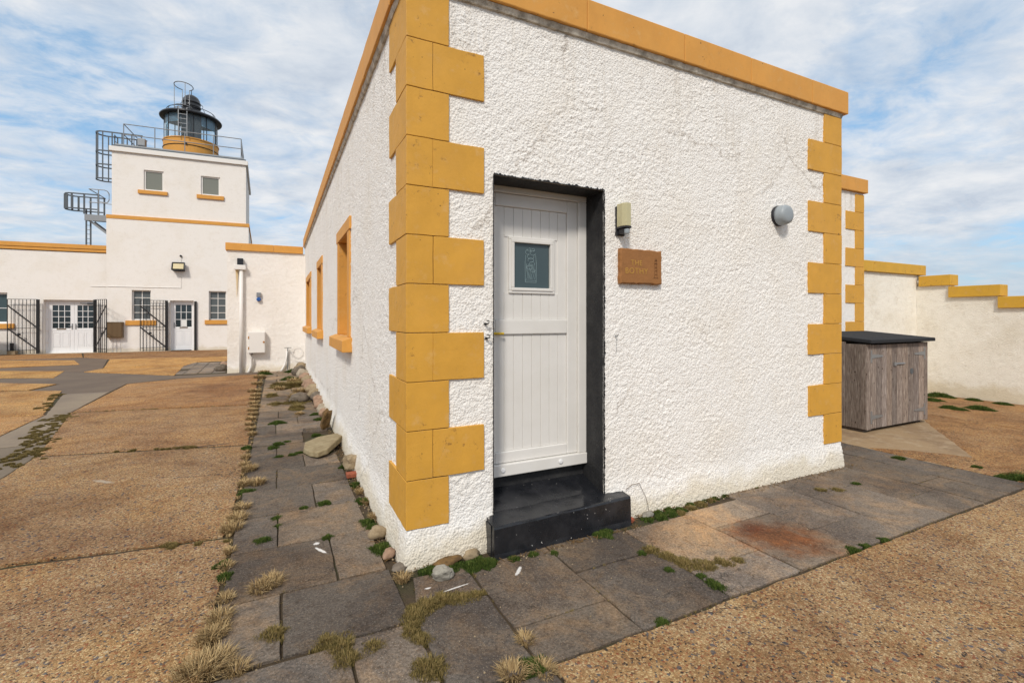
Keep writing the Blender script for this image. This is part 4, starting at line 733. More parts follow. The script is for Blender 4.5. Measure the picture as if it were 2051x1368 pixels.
arc(1.18, 258, 303, 11.27, 12.6); b.build('dark_panel', 'lblack', tw)
b = MB(); arc(1.17, 303, 352, 12.02, 12.6, 10); arc(1.17, 222, 257, 12.1, 12.6, 6); arc(1.17, 205, 222, 11.27, 12.6, 5); b.build('blind', 'lblue', tw)
b = MB()
for a in list(range(15, 360, 30)): p = math.radians(a); b.tube([(LC[0] + 1.225 * math.cos(p), LC[1] + 1.225 * math.sin(p), 11.27), (LC[0] + 1.225 * math.cos(p), LC[1] + 1.225 * math.sin(p), 12.62)], .022, 6)
b.build('astragal', 'lblack', tw)
cb([(1.2, 12.56), (1.44, 12.56), (1.46, 12.62), (1.40, 12.70), (1.15, 12.80), (.75, 12.98), (.47, 13.12), (.42, 13.2)]).build('lantern_roof', 'lblack', tw, smooth=True)
cb([(.43, 13.1), (.43, 13.28), (.46, 13.30), (.46, 13.34), (.43, 13.36), (.43, 13.50), (.455, 13.52), (.455, 13.56), (.43, 13.58), (.40, 13.72), (.32, 13.86), (.18, 13.96), (.04, 14.0), (.02, 14.03), (.015, 14.3)], 32).build('dome_cowl', 'lblack', tw, smooth=True)
b = MB(); RG = lambda r, z, rr, n=40, a0=0, a1=360: b.tube([(LC[0] + r * math.cos(math.radians(a0 + (a1 - a0) * k / n)), LC[1] + r * math.sin(math.radians(a0 + (a1 - a0) * k / n)), z) for k in range(n + (0 if a1 - a0 == 360 else 1))], rr, 5, a1 - a0 == 360)
RG(1.12, 12.98, .018)
for a in range(0, 360, 30): p = math.radians(a + 10); b.tube([(LC[0] + 1.22 * math.cos(p), LC[1] + 1.22 * math.sin(p), 12.76), (LC[0] + 1.12 * math.cos(p), LC[1] + 1.12 * math.sin(p), 12.98)], .014, 5)
for a in (175, 355): p = math.radians(a); c0 = (LC[0] + .45 * math.cos(p), LC[1] + .45 * math.sin(p)); b.tube([(c0[0] + .10 * math.cos(p) * math.sin(k * .6), c0[1], 13.40 + .12 * math.cos(k * .6)) for k in range(7)], .014, 5)
b.build('roof_handrail', 'lblack', tw)
b = MB(); lx = LC[0] - .12; ly = LC[1] - 1.42                 # ladder up the lantern with hoop at the top
for s_ in (-.19, .19): b.bar((lx + s_, ly, 11.25), (lx + s_, ly, 12.75), .035); b.bar((lx + s_, ly, 12.75), (lx + s_ * .8, LC[1] - .45, 13.15), .03)
for k in range(6): b.bar((lx - .19, ly, 11.42 + .24 * k), (lx + .19, ly, 11.42 + .24 * k), .025)
H_ = lambda z, r=.42: [(lx + r * math.sin(k * math.pi / 8) , ly - .02 + (r + .12) * math.cos(k * math.pi / 8) * -1 + .25, z) for k in range(-7, 8)]
b.tube(H_(13.95), .022, 6); b.tube(H_(12.78)[:4] + [(lx - .19, ly, 12.75)], .018, 5); b.tube(H_(12.78)[4:], .02, 6)
for k in (0, 3, 8, 14): h0, h1 = H_(12.78)[k], H_(13.95)[k]; b.tube([h0, h1], .018, 5)
b.build('lantern_ladder', 'steel', tw)
# parapet rail on the tower roof
b = MB(); z0, z1 = 10.02, 11.18; pts = [(.40, .28), (5.45, .28), (5.0, 6.3), (.40, 6.3)]
for (a, c) in zip(pts, pts[1:] + pts[:1]):
    for z in (z1, z1 - .52): b.tube([(a[0], a[1], z), (c[0], c[1], z)], .022, 6)
    n = 4
    for k in range(n): q = (a[0] + (c[0] - a[0]) * k / n, a[1] + (c[1] - a[1]) * k / n); b.tube([(q[0], q[1], z0), (q[0], q[1], z1)], .022, 6)
b.bar((5.45, .28, z1), (5.56, .20, z0), .035); b.bar((.1, .15, 10.08), (5.6, .15, 10.08), .06, .1); b.build('roof_railing', 'steel', tw)
b = MB(); b.box(.86, 1.17, .6, .85, 10.30, 10.68); b.box(.90, 1.13, .62, .83, 10.1, 10.29); b.build('equipment_cabinet', 'steel', tw, bevel=.01)
# caged access ladders on the tower's left flank
t_ = thing('upper_cage_ladder', (-.4, 2.0, 8.4), 'upper grey hooped cage ladder reaching over the left edge of the tower roof', 'ladder', fr=FAR)
def hoop(b, s0, s1, d0, d1, z, r=.025, n=10, w_=.06):
    pts = [(s1, d0, z)] + [(s0 + (d1 - d0) / 2 - (d1 - d0) / 2 * math.sin(k * math.pi / n), (d0 + d1) / 2 - (d1 - d0) / 2 * math.cos(k * math.pi / n), z) for k in range(n + 1)] + [(s1, d1, z)]
    for p, q in zip(pts[:-1], pts[1:]): b.bar(p, q, .012 if False else .03, w_)
    return pts
b = MB(); d0, d1 = 1.1, 1.85
for z in (8.62, 9.32, 10.0): P_ = hoop(b, -1.05, -.02, d0, d1, z)
P2 = hoop(b, -1.05, .95, d0, d1, 10.95)
for k in (1, 3, 6, 9, 11): b.bar((P_[k][0], P_[k][1], 8.62), (P_[k][0], P_[k][1], 10.95), .05, .015)
for s_ in (-.3, .1, .5, .9): b.bar((s_, d0, 10.0 if s_ < 0 else 10.05), (s_, d0, 10.95), .05, .03); b.bar((s_, d1, 10.05), (s_, d1, 10.95), .05, .03)
b.build('safety_cage', 'steeld', t_)
b = MB()
for d_ in (1.28, 1.67): b.bar((-.25, d_, 6.8), (-.25, d_, 10.9), .05, .02)
for k in range(15): b.bar((-.25, 1.28, 6.95 + .28 * k), (-.25, 1.67, 6.95 + .28 * k), .022)
b.build('ladder_rails', 'steeld', t_)
t_ = thing('lower_cage_ladder', (-1.3, 2.0, 4.8), 'lower cage ladder with bracketed grey landing rising from the wing roof', 'ladder', fr=FAR)
b = MB(); P_ = hoop(b, -2.2, -.85, .95, 1.7, 7.0); P2 = hoop(b, -2.2, -.75, .95, 1.7, 7.72)
for k in (1, 3, 5, 7, 9, 11): b.bar((P_[k][0], P_[k][1], 7.0), (P_[k][0], P_[k][1], 7.72), .08, .02)
for s_ in (-1.35, -.8): b.bar((s_, .95, 6.75), (s_, .95, 7.72), .07, .03); b.bar((s_, 1.7, 6.75), (s_, 1.7, 7.72), .07, .03)
b.build('safety_cage', 'steeld', t_)
b = MB()
for s_ in (-1.32, -1.15): b.bar((s_, 1.1, 4.8), (s_, 1.1, 7.0), .06, .04)
for k in range(9): b.bar((-1.32, 1.1, 4.9 + .22 * k), (-1.15, 1.1, 4.9 + .22 * k), .02)
b.build('ladder_rails', 'steeld', t_)
b = MB(); b.box(-1.28, -.195, .85, 1.9, 6.55, 6.66); b.box(-1.30, -.195, .82, .90, 6.42, 6.72)
for d_ in (.95, 1.8): b.bar((-1.22, d_, 6.5), (-.2, d_, 5.62), .07, .09)
b.build('landing', 'steel', t_)
b = MB(); b.tube([(-1.15, .9, 7.98), (-.55, .9, 7.98), (-.42, .9, 7.93), (-.36, .9, 7.8), (-.36, .9, 7.5), (-.42, .9, 7.38), (-.55, .9, 7.33), (-1.15, .9, 7.33)], .022, 6); b.tube([(-.78, .9, 6.66), (-.78, .9, 7.98)], .022, 6); b.tube([(-1.15, .9, 7.98), (-.8, 1.7, 7.75)], .022, 6); b.tube([(-1.1, 1.7, 7.6), (-.6, 1.5, 7.42), (-.2, 1.5, 7.40)], .02, 6); b.build('guard_rail', 'steel', t_)
# gates
def gate(base, ang, w_, h, side, label, post=True, npale=8):
    t_ = thing('iron_gate', base, label, 'gate', 'black iron gates in front of the lighthouse doors', FAR); t_.rotation_euler = (0, 0, FAR.a + ang); t_['_b'] = (0, 0, 0)
    sg = side; b = MB()
    for z in (h, h * .89, h * .475, h * .075): b.bar((0, 0, z), (sg * w_, 0, z), .018, .022)
    for k in range(1, npale + 1): x = sg * w_ * k / npale; b.bar((x, 0, .03), (x, 0, h), .026 if k == npale else .018)
    b.build('pales', 'iron', t_)
    b = MB(); b.bar((0, -.012, h * .475), (sg * w_, -.012, h * .89), .02, .05); b.bar((0, -.012, h * .075), (sg * w_, -.012, h * .475), .02, .05); b.build('diagonal_brace', 'iron', t_)
    MB().box(-.055 if sg < 0 else -.055, .055, -.04, .04, 0.02, h).build('gate_post', 'iron', t_, bevel=.01)
    MB().box(sg * w_ * .62 - .05, sg * w_ * .62 + .05, -.03, .01, h * .34, h * .38).build('bolt', 'iron', t_)
    return t_
gate((-2.66, -.10, 0), 0, 1.05, 2.50, -1, 'iron gate leaf flat against the wall left of the double doors, beside the bin')
gate((-.60, -.10, 0), -math.radians(48), 1.02, 2.52, 1, 'iron gate leaf angled out between the double doors and the brown cabinet', npale=6)
gate((2.24, -.12, 0), 0, 1.07, 2.52, -1, 'iron gate leaf folded back across the window left of the single door')
tag(MB().box(3.40, 3.50, -.10, -.02, 0., 2.50).build('gate_post', 'iron', fr=FAR, bevel=.01), 'slim black iron gate post just right of the single white door', 'post')
t_ = thing('floodlight', (2.75, 0, 4.2), 'black floodlight on the tower wall above the single door, with small sensor above', 'floodlight', fr=FAR)
b = MB(); b.add([(2.50, -.02, 4.0), (3.0, -.02, 4.0), (3.0, -.02, 4.36), (2.50, -.02, 4.36), (2.48, -.16, 4.42), (3.02, -.16, 4.42), (3.02, -.30, 4.06), (2.48, -.30, 4.06)], [(0, 1, 2, 3), (4, 5, 2, 3), (7, 6, 1, 0), (4, 7, 0, 3), (5, 6, 1, 2)]); b.build('housing', 'iron', t_)
b = MB(); b.add([(2.53, -.17, 4.38), (2.97, -.17, 4.38), (2.97, -.27, 4.11), (2.53, -.27, 4.11)], [(0, 1, 2, 3)]); b.build('reflector', 'lamp', t_)
b = MB()
for p, q in (((2.48, 4.42), (3.02, 4.42)), ((2.48, 4.06), (3.02, 4.06))):
    y = -.165 if p[1] > 4.2 else -.30; b.bar((p[0], y, p[1]), (q[0], y, q[1]), .04, .05)
for x in (2.49, 3.01): b.bar((x, -.165, 4.42), (x, -.30, 4.06), .04, .05)
b.build('rim', 'iron', t_); b = MB(); b.lathe([(.05, 0), (.05, -.06), (.03, -.09)], (2.82, 0, 4.78), 14, 'y'); b.build('sensor', 'iron', t_)
b = MB(); b.tube([(2.83, -.015, 4.0), (2.83, -.015, 3.17), (-.15, -.015, 3.17)], .014, 6); b.tube([(-.215, .085, 3.17), (-.82, .085, 3.17)], .014, 6); b.tube([(2.82, -.015, 4.43), (2.82, -.015, 4.74)], .01, 5); tag(b.build('surface_cable', 'cream', fr=FAR), 'white surface cable run from the floodlight across the tower wall', 'cable')
t_ = thing('brown_cabinet', (.18, 0, .7), 'brown metal cabinet on the tower wall between the gates with thin conduits below', 'cabinet', fr=FAR)
MB().box(-.13, .49, -.22, -.005, .70, 1.46).build('case', 'brownm', t_, bevel=.012); MB().box(-.09, .45, -.232, -.222, .74, 1.42).build('cabinet_door', 'brownm', t_, bevel=.008)
for x in (.05, .2, .36): MB().tube([(x, -.02, 0), (x, -.02, .70)], .012, 6).build('conduit', 'cream', t_)
MB_ = MB().box(2.45, 3.25, -.30, .15, .0, .03); tag(MB_.build('doormat', 'felt', fr=FAR, bevel=.006), 'black doormat at the foot of the single white door', 'doormat')
t_ = thing('wheelie_bin', (-4.2, -.75, 0), 'blue grey wheelie bin at the left edge in front of the wing window', 'bin', fr=FAR)
b = MB(); b.add([(-4.46, -1.0, .05), (-3.96, -1.0, .05), (-3.96, -.5, .05), (-4.46, -.5, .05), (-4.52, -1.06, .98), (-3.88, -1.06, .98), (-3.88, -.42, .98), (-4.52, -.42, .98)], [(3, 2, 1, 0), (0, 1, 5, 4), (1, 2, 6, 5), (2, 3, 7, 6), (3, 0, 4, 7)]); b.build('body', 'binb', t_, bevel=.02)
b = MB(); b.prism([(-1.10, .985), (-.36, .985), (-.36, 1.07), (-.7, 1.10), (-1.10, 1.02)], -4.56, -3.84, 'x'); b.build('lid', 'binb', t_, bevel=.015)
for x in (-4.5, -3.92):
    b = MB(); b.v = []; n = 18; vv = [(x + dx, -.46 + .11 * math.cos(2 * math.pi * k / n), .11 + .11 * math.sin(2 * math.pi * k / n)) for dx in (-.03, .03) for k in range(n)]
    b.add(vv, [tuple(range(n))[::-1], tuple(range(n, 2 * n))] + [(k, (k + 1) % n, n + (k + 1) % n, n + k) for k in range(n)]); b.build('wheel', 'iron', t_)
b = MB(); b.box(-3.62, -3.34, -.36, -.10, .0, .17); tag(b.build('stone_block', ROCK[1], fr=FAR, bevel=.02), 'squared tan stone block holding the left gate leaf open', 'stone block')
b = MB(); b.box(-3.56, -3.44, -.26, -.19, .17, .52); tag(b.build('iron_post', 'iron', fr=FAR, bevel=.01), 'short black iron post standing on the tan stone block', 'post')
# ---------------------------------------------------------------- stones
def stone(x, y, r, m_, label, sx=1., sy=1., sz=.75, rot=0, group=None, z=None, cat='stone', name='stone', cut=.0, tilt=0):
    bm = bmesh.new(); bmesh.ops.create_icosphere(bm, subdivisions=3, radius=1); sd = rnd(0, 50)
    for v in bm.verts:
        p = v.co; k = 1 + .34 * noise.noise(p * 1.2 + Vector((sd, 0, 0))) + .12 * noise.noise(p * 3 + Vector((sd, 3, 0)))
        if cut: p = Vector((max(-1 + cut, min(1 - cut, p.x)), max(-1 + cut, min(1 - cut, p.y)), max(-1 + cut, min(1 - cut, p.z))))
        v.co = Vector((p.x * sx, p.y * sy, p.z * sz)) * k * r
    if tilt: bmesh.ops.rotate(bm, verts=bm.verts, matrix=Matrix.Rotation(tilt, 3, 'X'))
    me = D.meshes.new(name); bm.to_mesh(me); bm.free(); me.polygons.foreach_set('use_smooth', [not cut] * len(me.polygons)); me.materials.append(M[m_] if isinstance(m_, str) else m_)
    o = D.objects.new(name, me); COL.objects.link(o); o.location = (x, y, (z if z is not None else r * sz * .72)); o.rotation_euler = (0, 0, rot); return tag(o, label, cat, group)
GP = 'beach stones lined up along the cottage side wall'
row = [(-.08, 5.45, .085, 0), (-.07, 5.70, .09, 3), (-.07, 5.98, .085, 3), (-.09, 6.3, .10, 0), (-.06, 6.68, .12, 0), (-.07, 7.12, .13, 2), (-.08, 7.6, .14, 1), (-.08, 8.15, .14, 1), (-.1, 8.75, .13, 0), (-.1, 9.3, .14, 0), (-.1, 9.95, .14, 1), (-.12, 10.7, .15, 0), (-.14, 11.4, .16, 3), (-.24, 12.0, .2, 2), (-.15, 12.75, .19, 1)]
ords = ['nearest', 'second', 'third', 'fourth', 'fifth', 'sixth', 'seventh', 'eighth', 'ninth', 'tenth', 'eleventh', 'twelfth', 'thirteenth', 'fourteenth', 'farthest']; cn = ['pinkish tan', 'brown tan', 'dull grey', 'pale']
for i, (x, y, r, k) in enumerate(row): stone(x, y, r, ROCK[k], '%s %s rounded stone from the camera in the row along the cottage side wall' % (ords[i], cn[k]), rnd(.85, 1.1), rnd(.9, 1.25), rnd(.7, .9), rnd(0, 3), GP)
stone(-.40, 7.1, .17, ROCK[2], 'low dark grey boulder under dry grass on the side path', 1.15, .8, .6, .2)
stone(-.14, 4.35, .15, 'brownst', 'upright brown split stone leaning against the cottage wall, before the stone row', .55, .5, 1.5, .3, z=.16, cut=.3, tilt=.5)
stone(-.065, 2.24, .088, ROCK[1], 'faceted tan stone resting on a red brick fragment by the side wall', 1, 1.1, 1., .4, z=.10, cut=.25)
b = MB(); b.box(-.14, -.02, 1.99, 2.09, .0, .045); tag(b.build('brick_fragment', 'brick', bevel=.008), 'broken piece of red brick at the foot of the side wall', 'brick')
stone(-.10, .53, .060, ROCK[1], 'rounded tan stone near the cottage corner, farther of two', 1.1, .9, .85, .3); stone(-.085, .19, .042, ROCK[0], 'small pinkish stone between moss tufts close to the cottage corner', 1.2, .9, .8, .8)
stone(-.05, .0, .045, ROCK[2], 'small flat grey stone right at the cottage corner', 1.3, 1., .45, .5); stone(.16, -.24, .068, 'greyp', 'flat striped grey pebble lying in the green moss in front of the corner', 1.1, .6, .75, -.35, tilt=.35, cut=.12)
stone(1.99, -.085, .05, 'greyp', 'flat grey pebble by the wall just right of the black step', 1.2, .7, .5, .2); stone(1.80, -.10, .026, 'brick', 'tiny red brick chip beside the right end of the black step', 1.1, .9, .8, .1); stone(.25, -.09, .06, 'brownst', 'flat brown stone under the roughcast left of the black step', 1.8, .7, .5, .1); stone(.42, -.08, .05, ROCK[1], 'tan flat stone tucked against the left end of the black step', 1.2, .7, .7, 0)
stone(-2.38, 14.3, .17, ROCK[2], 'dark reddish grey boulder at the left corner of the link block', 1., .8, .7, 0); stone(-2.32, 14.9, .17, ROCK[0], 'pinkish boulder behind the darker one at the link block corner', 1, .8, .8, 1)
stone(-.10, 13.05, .2, ROCK[1], 'tan stone in the inner corner between cottage and link block', 1, .8, .7, 1)
fl = [(-.44, 2.98), (-.36, 2.86), (-.24, 2.92), (-.10, 3.22), (-.02, 3.38), (-.06, 3.58), (-.30, 3.62), (-.47, 3.50), (-.50, 3.2)]
b = MB(); n = len(fl); b.add([(x, y, .0 + (x + .5) * .10) for x, y in fl] + [(x * .97 - .008, y * .995 + .015, .06 + (x + .5) * .14) for x, y in fl], [tuple(range(n))[::-1], tuple(range(n, 2 * n))] + [(k, (k + 1) % n, n + (k + 1) % n, n + k) for k in range(n)]); tag(b.build('flagstone', 'flag', bevel=.012), 'loose buff flagstone lying tilted against the cottage side wall', 'flagstone')
b = MB(); b.box(-.45, -.12, 4.36, 4.42, -.02, .05); tag(b.build('paving_fragment', 'slab', bevel=.006), 'dark slab edge standing up beside the gap in the side path', 'paving slab')
# ---------------------------------------------------------------- plants in the joints
def tuft(b, cx, cy, r, h, n, wd=.0035, upright=.5, flat=1.0):
    z0 = gzf(cx, cy) - .012
    for _ in range(n):
        a = rnd(0, 6.283); q = math.sqrt(rnd(0, 1)) * r * .55; x, y = cx + q * math.cos(a), cy + q * math.sin(a) * flat
        a2 = a + rnd(-.9, .9); L = h * rnd(.55, 1.15); le = rnd(.25, 1.) * (1 - upright) + .12; wx, wy = -math.sin(a2) * wd / 2, math.cos(a2) * wd / 2; tone = min(1, max(0, rnd(.1, .9)))
        p1 = (x + math.cos(a2) * L * le * .5, y + math.sin(a2) * L * le * .5, z0 + L * (1 - le * .3) * .62); p2 = (x + math.cos(a2) * L * le * 1.25, y + math.sin(a2) * L * le * 1.25, z0 + L * (1 - le * .62))
        b.add([(x - wx, y - wy, z0), (x + wx, y + wy, z0), (p1[0] + wx * .8, p1[1] + wy * .8, p1[2]), (p1[0] - wx * .8, p1[1] - wy * .8, p1[2]), p2], [(0, 1, 2, 3), (3, 2, 4)], tone)
def mound(b, cx, cy, r, h, n, flat=1.):                 # dense low cushion of short blades
    z0 = gzf(cx, cy) - .01; sd = rnd(0, 99)
    for _ in range(n):
        a = rnd(0, 6.283); q = math.sqrt(rnd(0, 1)); rr = r * (1 + .9 * noise.noise(Vector((math.cos(a) * 1.6, math.sin(a) * 1.6, sd)))); q = q ** .8 if noise.noise(Vector((q * math.cos(a) * 3, q * math.sin(a) * 3, sd + 5))) > -.15 else q * 1.12 ; x, y = cx + q * rr * math.cos(a), cy + q * rr * math.sin(a) * flat
        zt = z0 + h * (1 - q * q) * (.75 + .4 * noise.noise(Vector((x * 30, y * 30, sd)))) + .006; L = rnd(.008, .02) * (1 + r * 3); a2 = rnd(0, 6.283); le = rnd(.1, .8); wd = .0022 * (1 + r * 5 + math.hypot(cx + .8, cy + 3.1) * .12)
        wx, wy = -math.sin(a2) * wd, math.cos(a2) * wd; b.add([(x - wx, y - wy, zt - L * .7), (x + wx, y + wy, zt - L * .7), (x + math.cos(a2) * L * le, y + math.sin(a2) * L * le, zt + L * .6)], [(0, 1, 2)], min(1, max(0, rnd(.05, .75) + .35 * (1 - q))))
DRY=[(-1.04,-0.48,0.16),(-1.11,-0.53,0.20),(-1.09,-0.26,0.12),(-1.06,-0.09,0.12),(-0.95,-0.57,0.10),(-1.05,0.11,0.07),(-0.81,0.18,0.11),(-0.87,0.14,0.10),(-1.07,1.36,0.12),(-1.10,1.16,0.12),(-1.05,1.60,0.10),(-1.07,2.27,0.10),(-0.96,2.25,0.12),(-1.05,2.78,0.12),(-1.08,0.76,0.06),(-1.08,0.53,0.06),(-0.06,1.27,0.06),(-0.08,1.55,0.06),(-0.06,0.91,0.06),(-1.10,4.54,0.10),(-1.17,5.28,0.10),(-1.17,6.13,0.12),(-1.16,6.89,0.14),(-1.20,7.82,0.15),(-1.26,8.93,0.20),(-1.24,10.26,0.20),(-1.23,11.68,0.25),(-1.16,12.97,0.25),(-0.46,7.79,0.22),(-0.34,8.48,0.25),(-0.74,9.09,0.20),(-0.44,5.77,0.12),(-0.39,10.35,0.30),(-1.05,-0.21,0.10),(.34,-1.21,.10),(.36,-.98,.08),(.20,-1.16,.12),(-.07,-.13,.09),(-1.12,3.3,.08),(-1.12,3.0,.08),(-1.15,4.9,.1),(-1.17,5.7,.12),(-1.18,6.5,.13),(-1.2,7.3,.14),(-1.2,8.3,.16)]
OLV=[(-0.79,-0.36,0.07),(-0.55,-0.55,0.07),(-0.48,-0.62,0.08),(-0.47,-0.72,0.07),(-0.34,-0.68,0.05),(-0.15,-0.65,0.06),(-0.09,-0.53,0.08),(0.0,-0.47,0.08),(0.1,-0.47,0.08),(0.2,-0.49,0.06),(.29,-.50,.05),(-0.13,-0.95,0.085),(1.60,-0.53,0.06),(1.65,-0.65,0.06),(1.68,-0.77,0.07),(1.78,-0.87,0.07),(1.92,-.89,.06),(2.04,-0.91,0.04),(-.12,-.6,.06),(-.11,-.74,.05),(-3.95,6.85,0.20),(-3.62,5.05,0.13),(-3.50,4.50,0.13),(-3.41,4.14,0.1),(-4.05,7.46,0.18),(-3.81,6.14,0.20),(-3.68,5.50,0.15),(-3.84,6.41,0.20),(-.53,9.43,.3),(-.35,9.6,.25),(-.46,6.4,.18),(-.9,8.2,.14),(-.8,7.0,.13),(-.75,9.9,.2),(4.05,-.42,.05),(2.45,-.12,.05),(2.6,-.08,.05),(2.3,-.15,.04),(2.75,-.05,.04),(3.9,-.35,.05),(6.2,-1.05,.12),(6.5,-1.1,.1),(-4.75,9.2,.12),(-4.9,9.9,.12),(-.5,7.05,.2)]
MOSS=[(-0.12,0.32,0.09),(-0.09,0.24,0.06),(0.37,-0.18,0.07),(0.24,-0.15,0.06),(0.47,-0.18,0.07),(0.13,-0.11,0.06),(.30,-.12,.06),(.44,-.13,.06),(.40,-.22,.04),(.52,-.20,.05),(0.50,-0.19,0.05),(0.68,-0.22,0.04),(0.82,-0.22,0.04),(0.97,-0.27,0.03),(1.47,-0.18,0.07),(1.40,-0.18,0.05),(2.25,-0.05,0.05),(-0.13,0.82,0.06),(-0.11,0.73,0.05),(-0.08,1.78,0.06),(-0.08,1.31,0.06),(-0.78,3.79,0.08),(-0.84,3.63,0.06),(-1.13,3.77,0.07),(-0.79,5.21,0.10),(-0.44,0.68,0.05),(-0.88,0.84,0.06),(-0.40,1.41,0.05),(-0.57,1.37,0.04),(-0.78,1.25,0.035),(-0.77,1.07,0.03),(-1.06,2.04,0.06),(-1.08,0.40,0.05),(-1.10,0.58,0.05),(0.31,-1.16,0.07),(-0.20,5.65,0.08),(-0.17,5.19,0.08),(2.90,-1.18,0.05),(3.27,-1.19,0.04),(3.04,-1.18,0.04),(4.39,-0.4,0.04),(5.78,-0.13,0.07),(2.68,0.0,0.05),(2.80,-0.02,0.05),(2.95,-0.03,0.04),(1.95,-.12,.04),(2.08,-.14,.05),(2.2,-.12,.05),(2.33,-.1,.045),(2.5,-.06,.045),(2.13,-0.05,0.04),(10.59,1.28,0.15),(11.02,0.90,0.15),(10.56,1.12,0.12),(12.46,2.18,0.25),(11.48,1.91,0.20),(6.0,-0.95,0.06),(6.05,-1.1,0.12),(4.34,0.0,0.03),(-0.67,3.87,0.05),(-0.54,3.23,0.05),(-0.62,3.18,0.05),(-0.43,3.16,0.05),(-0.76,3.17,0.04),(1.65,-1.07,0.05),(1.66,-1.02,0.04),(1.52,-0.54,0.03),(1.66,-0.94,0.03),(1.10,-1.19,0.04),(-0.23,3.13,0.06),(-0.11,2.41,0.08),(-0.50,10.96,0.20),(-1.13,12.53,0.20),(6.17,-0.68,0.05),(11.10,1.03,0.20),(1.53,-0.79,0.03),(12.5,1.6,.15),(12.4,1.1,.15),(12.3,.4,.1),(-.3,12.9,.25),(-.1,13.2,.2),(3.4,-.02,.03),(-.3,4.1,.06),(-.22,3.95,.05)]
b = MB()
for x, y, r in DRY:
    dd = math.hypot(x + .77, y + 3.1); tuft(b, x, y, r * (.8 if y < 0 else 1.), r * (.34 if y < 0 else .42) + .03, int(250 * min(1.6, r / .1) * (1 if dd < 6 else .6)), .0022 + dd * .0007, .35, 1.2)
for j in rng(-2.2, 12.6, .12):                          # thin straggle all along the edge joint
    if rnd(0, 1) < .75: x = -1.095 + rnd(-.02, .02) - max(0, j - 4) * .012; dd = math.hypot(x + .77, j + 3.1); tuft(b, x, j, rnd(.02, .05), rnd(.02, .045), 28, .002 + dd * .0006, .4, 1.8)
for y in (.695, 1.345, -.57): 
    for _ in range(8): tuft(b, rnd(-1.05, -.15), y, .02, .02, 10, .0025)
tag(b.build('dry_grass', 'dry', recalc=False), 'straw coloured dry grass tufts growing in the joints beside the side path', 'grass', kind='stuff')
b = MB()
def scatter(pts, wd, n, rr):
    out = []
    for _ in range(n):
        k = rnd(0, len(pts) - 1.001); i = int(k); f_ = k - i; x = pts[i][0] + (pts[i + 1][0] - pts[i][0]) * f_ + random.gauss(0, wd); y = pts[i][1] + (pts[i + 1][1] - pts[i][1]) * f_ + random.gauss(0, wd); out.append((x, y, rnd(.5, 1.2) * rr))
    return out
OLV = [q for q in OLV if q[0] > -3] + scatter([(-3.42, 4.1), (-3.55, 4.8), (-3.75, 5.6), (-3.9, 6.4), (-3.97, 7.0), (-4.05, 7.6)], .09, 150, .035) + scatter([(-4.5, 8.2), (-4.8, 9.2), (-5.1, 10.5)], .05, 14, .06) \
    + scatter([(-3.2, 4.47), (-2.1, 4.22), (-1.7, 4.12)], .02, 22, .03) + scatter([(-3.9, 7.7), (-2.6, 7.42), (-1.3, 7.14)], .02, 16, .025) + scatter([(-1.12, .95), (-1.6, 1.1)], .015, 6, .03)
for x, y, r in OLV: mound(b, x, y, r, r * .28, int(1500 * (r / .1) ** 1.2), 1.1); tuft(b, x, y, r * 1.1, r * .55 + .012, int(170 * r / .1), .0022 + math.hypot(x + .77, y + 3.1) * .0005, .5, 1.1)
for i in range(90): s_ = rnd(-.1, .95); y = -1.19 + rnd(-.008, .008); x = .4 + s_ * 5; tuft(b, x, y, .012, .016, 6, .0025)
for poly, z, tone in P:                                  # fine weeds rooted here and there along the slab edges
    for p_, q_ in zip(poly, poly[1:] + poly[:1]):
        L_ = math.hypot(q_[0] - p_[0], q_[1] - p_[1])
        if p_[1] > 6.3 or p_[0] > 6.2: continue
        for _ in range(int(L_ * 7)):
            k = rnd(0, 1); x, y = p_[0] + (q_[0] - p_[0]) * k, p_[1] + (q_[1] - p_[1]) * k
            if noise.noise(Vector((x * 3.1, y * 3.1, 4))) > .12: tuft(b, x, y, .012, rnd(.010, .022), 9, .0022 + math.hypot(x + .77, y + 3.1) * .0004, .4)
tag(b.build('brown_turf', 'olive', recalc=False), 'brownish green turf filling the wider joints between paving slabs', 'turf', kind='stuff')
b = MB()
for x, y, r in MOSS: mound(b, x, y, r, r * .42, int(1300 * (r / .08) ** 1.3), 1.); tuft(b, x, y, r, r * .5 + .012, int(80 * r / .08), .003 + math.hypot(x + .77, y + 3.1) * .0004, .7)
tag(b.build('green_moss', 'moss', recalc=False), 'bright green moss at the foot of the cottage walls and in slab joints', 'moss', kind='stuff')
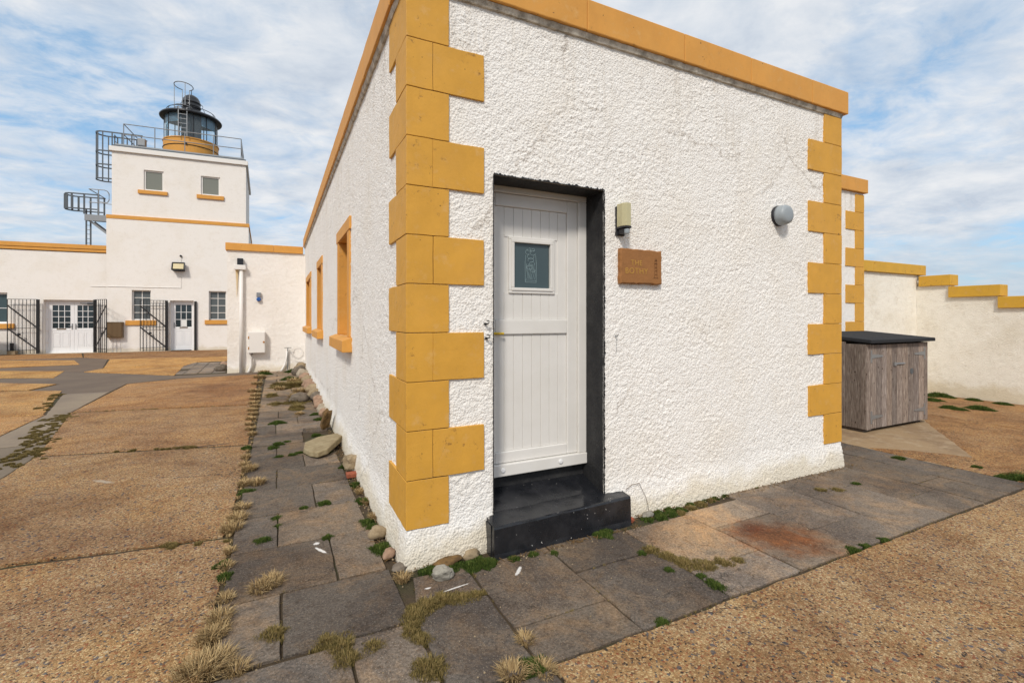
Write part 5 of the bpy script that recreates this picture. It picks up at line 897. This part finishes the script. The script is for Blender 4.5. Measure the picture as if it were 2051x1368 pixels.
b = MB()                                                # dead twiggy litter and grit at the wall foot
for _ in range(260):
    x = rnd(.0, 5.0); y = -.03 - abs(random.gauss(0, .05)); 
    if .5 < x < 1.8: y = -.2 - abs(random.gauss(0, .02))
    a = rnd(0, 3.14); L = rnd(.01, .05); b.bar((x, y, .004), (x + math.cos(a) * L, y + math.sin(a) * L, rnd(.004, .02)), .003)
for _ in range(200):
    y = rnd(0, 5.0); x = -.05 - abs(random.gauss(0, .04)); a = rnd(0, 3.14); L = rnd(.01, .05); b.bar((x, y, .004), (x + math.cos(a) * L, y + math.sin(a) * L, rnd(.004, .02)), .003)
tag(b.build('leaf_litter', M['brownst'], recalc=False), 'dead brown twigs and litter along the foot of the cottage walls', 'litter', kind='stuff')
b = MB()
for _ in range(520):
    q = rnd(0, 1)
    if q < .5: x = rnd(0, 4.9); y = -.02 - abs(random.gauss(0, .05)); y = y - .17 if .5 < x < 1.8 else y
    else: y = rnd(-.1, 6); x = -.04 - abs(random.gauss(0, .05))
    r = rnd(.003, .009); b.add([(x + r, y, 0), (x, y + r * .8, 0), (x - r * .9, y, 0), (x, y - r, 0), (x, y, r * 1.1), (x, y, -.01)], [(0, 1, 4), (1, 2, 4), (2, 3, 4), (3, 0, 4)])
for _ in range(900):                                     # loose chippings on the yard, thickest along the slab edge
    if rnd(0, 1) < .5: x, y = rnd(.45, 5.8), -1.2 - abs(random.gauss(0, .25))
    else: x, y = -1.13 - abs(random.gauss(0, .4)), rnd(-1.6, 5)
    if rnd(0, 1) < .15: x, y = rnd(-1., 5.5), rnd(-1.15, -.2)
    r = rnd(.003, .0075); b.add([(x + r, y, 0), (x, y + r * .8, 0), (x - r * .9, y, 0), (x, y - r, 0), (x, y, r * .9), (x, y, -.01)], [(0, 1, 4), (1, 2, 4), (2, 3, 4), (3, 0, 4)])
tag(b.build('gravel_grit', ROCK[1], recalc=False), 'loose tan grit and chippings scattered over the yard and at the wall foot', 'grit', kind='stuff')
for o in D.objects:
    for k in ('_b', '_f'):
        if k in o: del o[k]
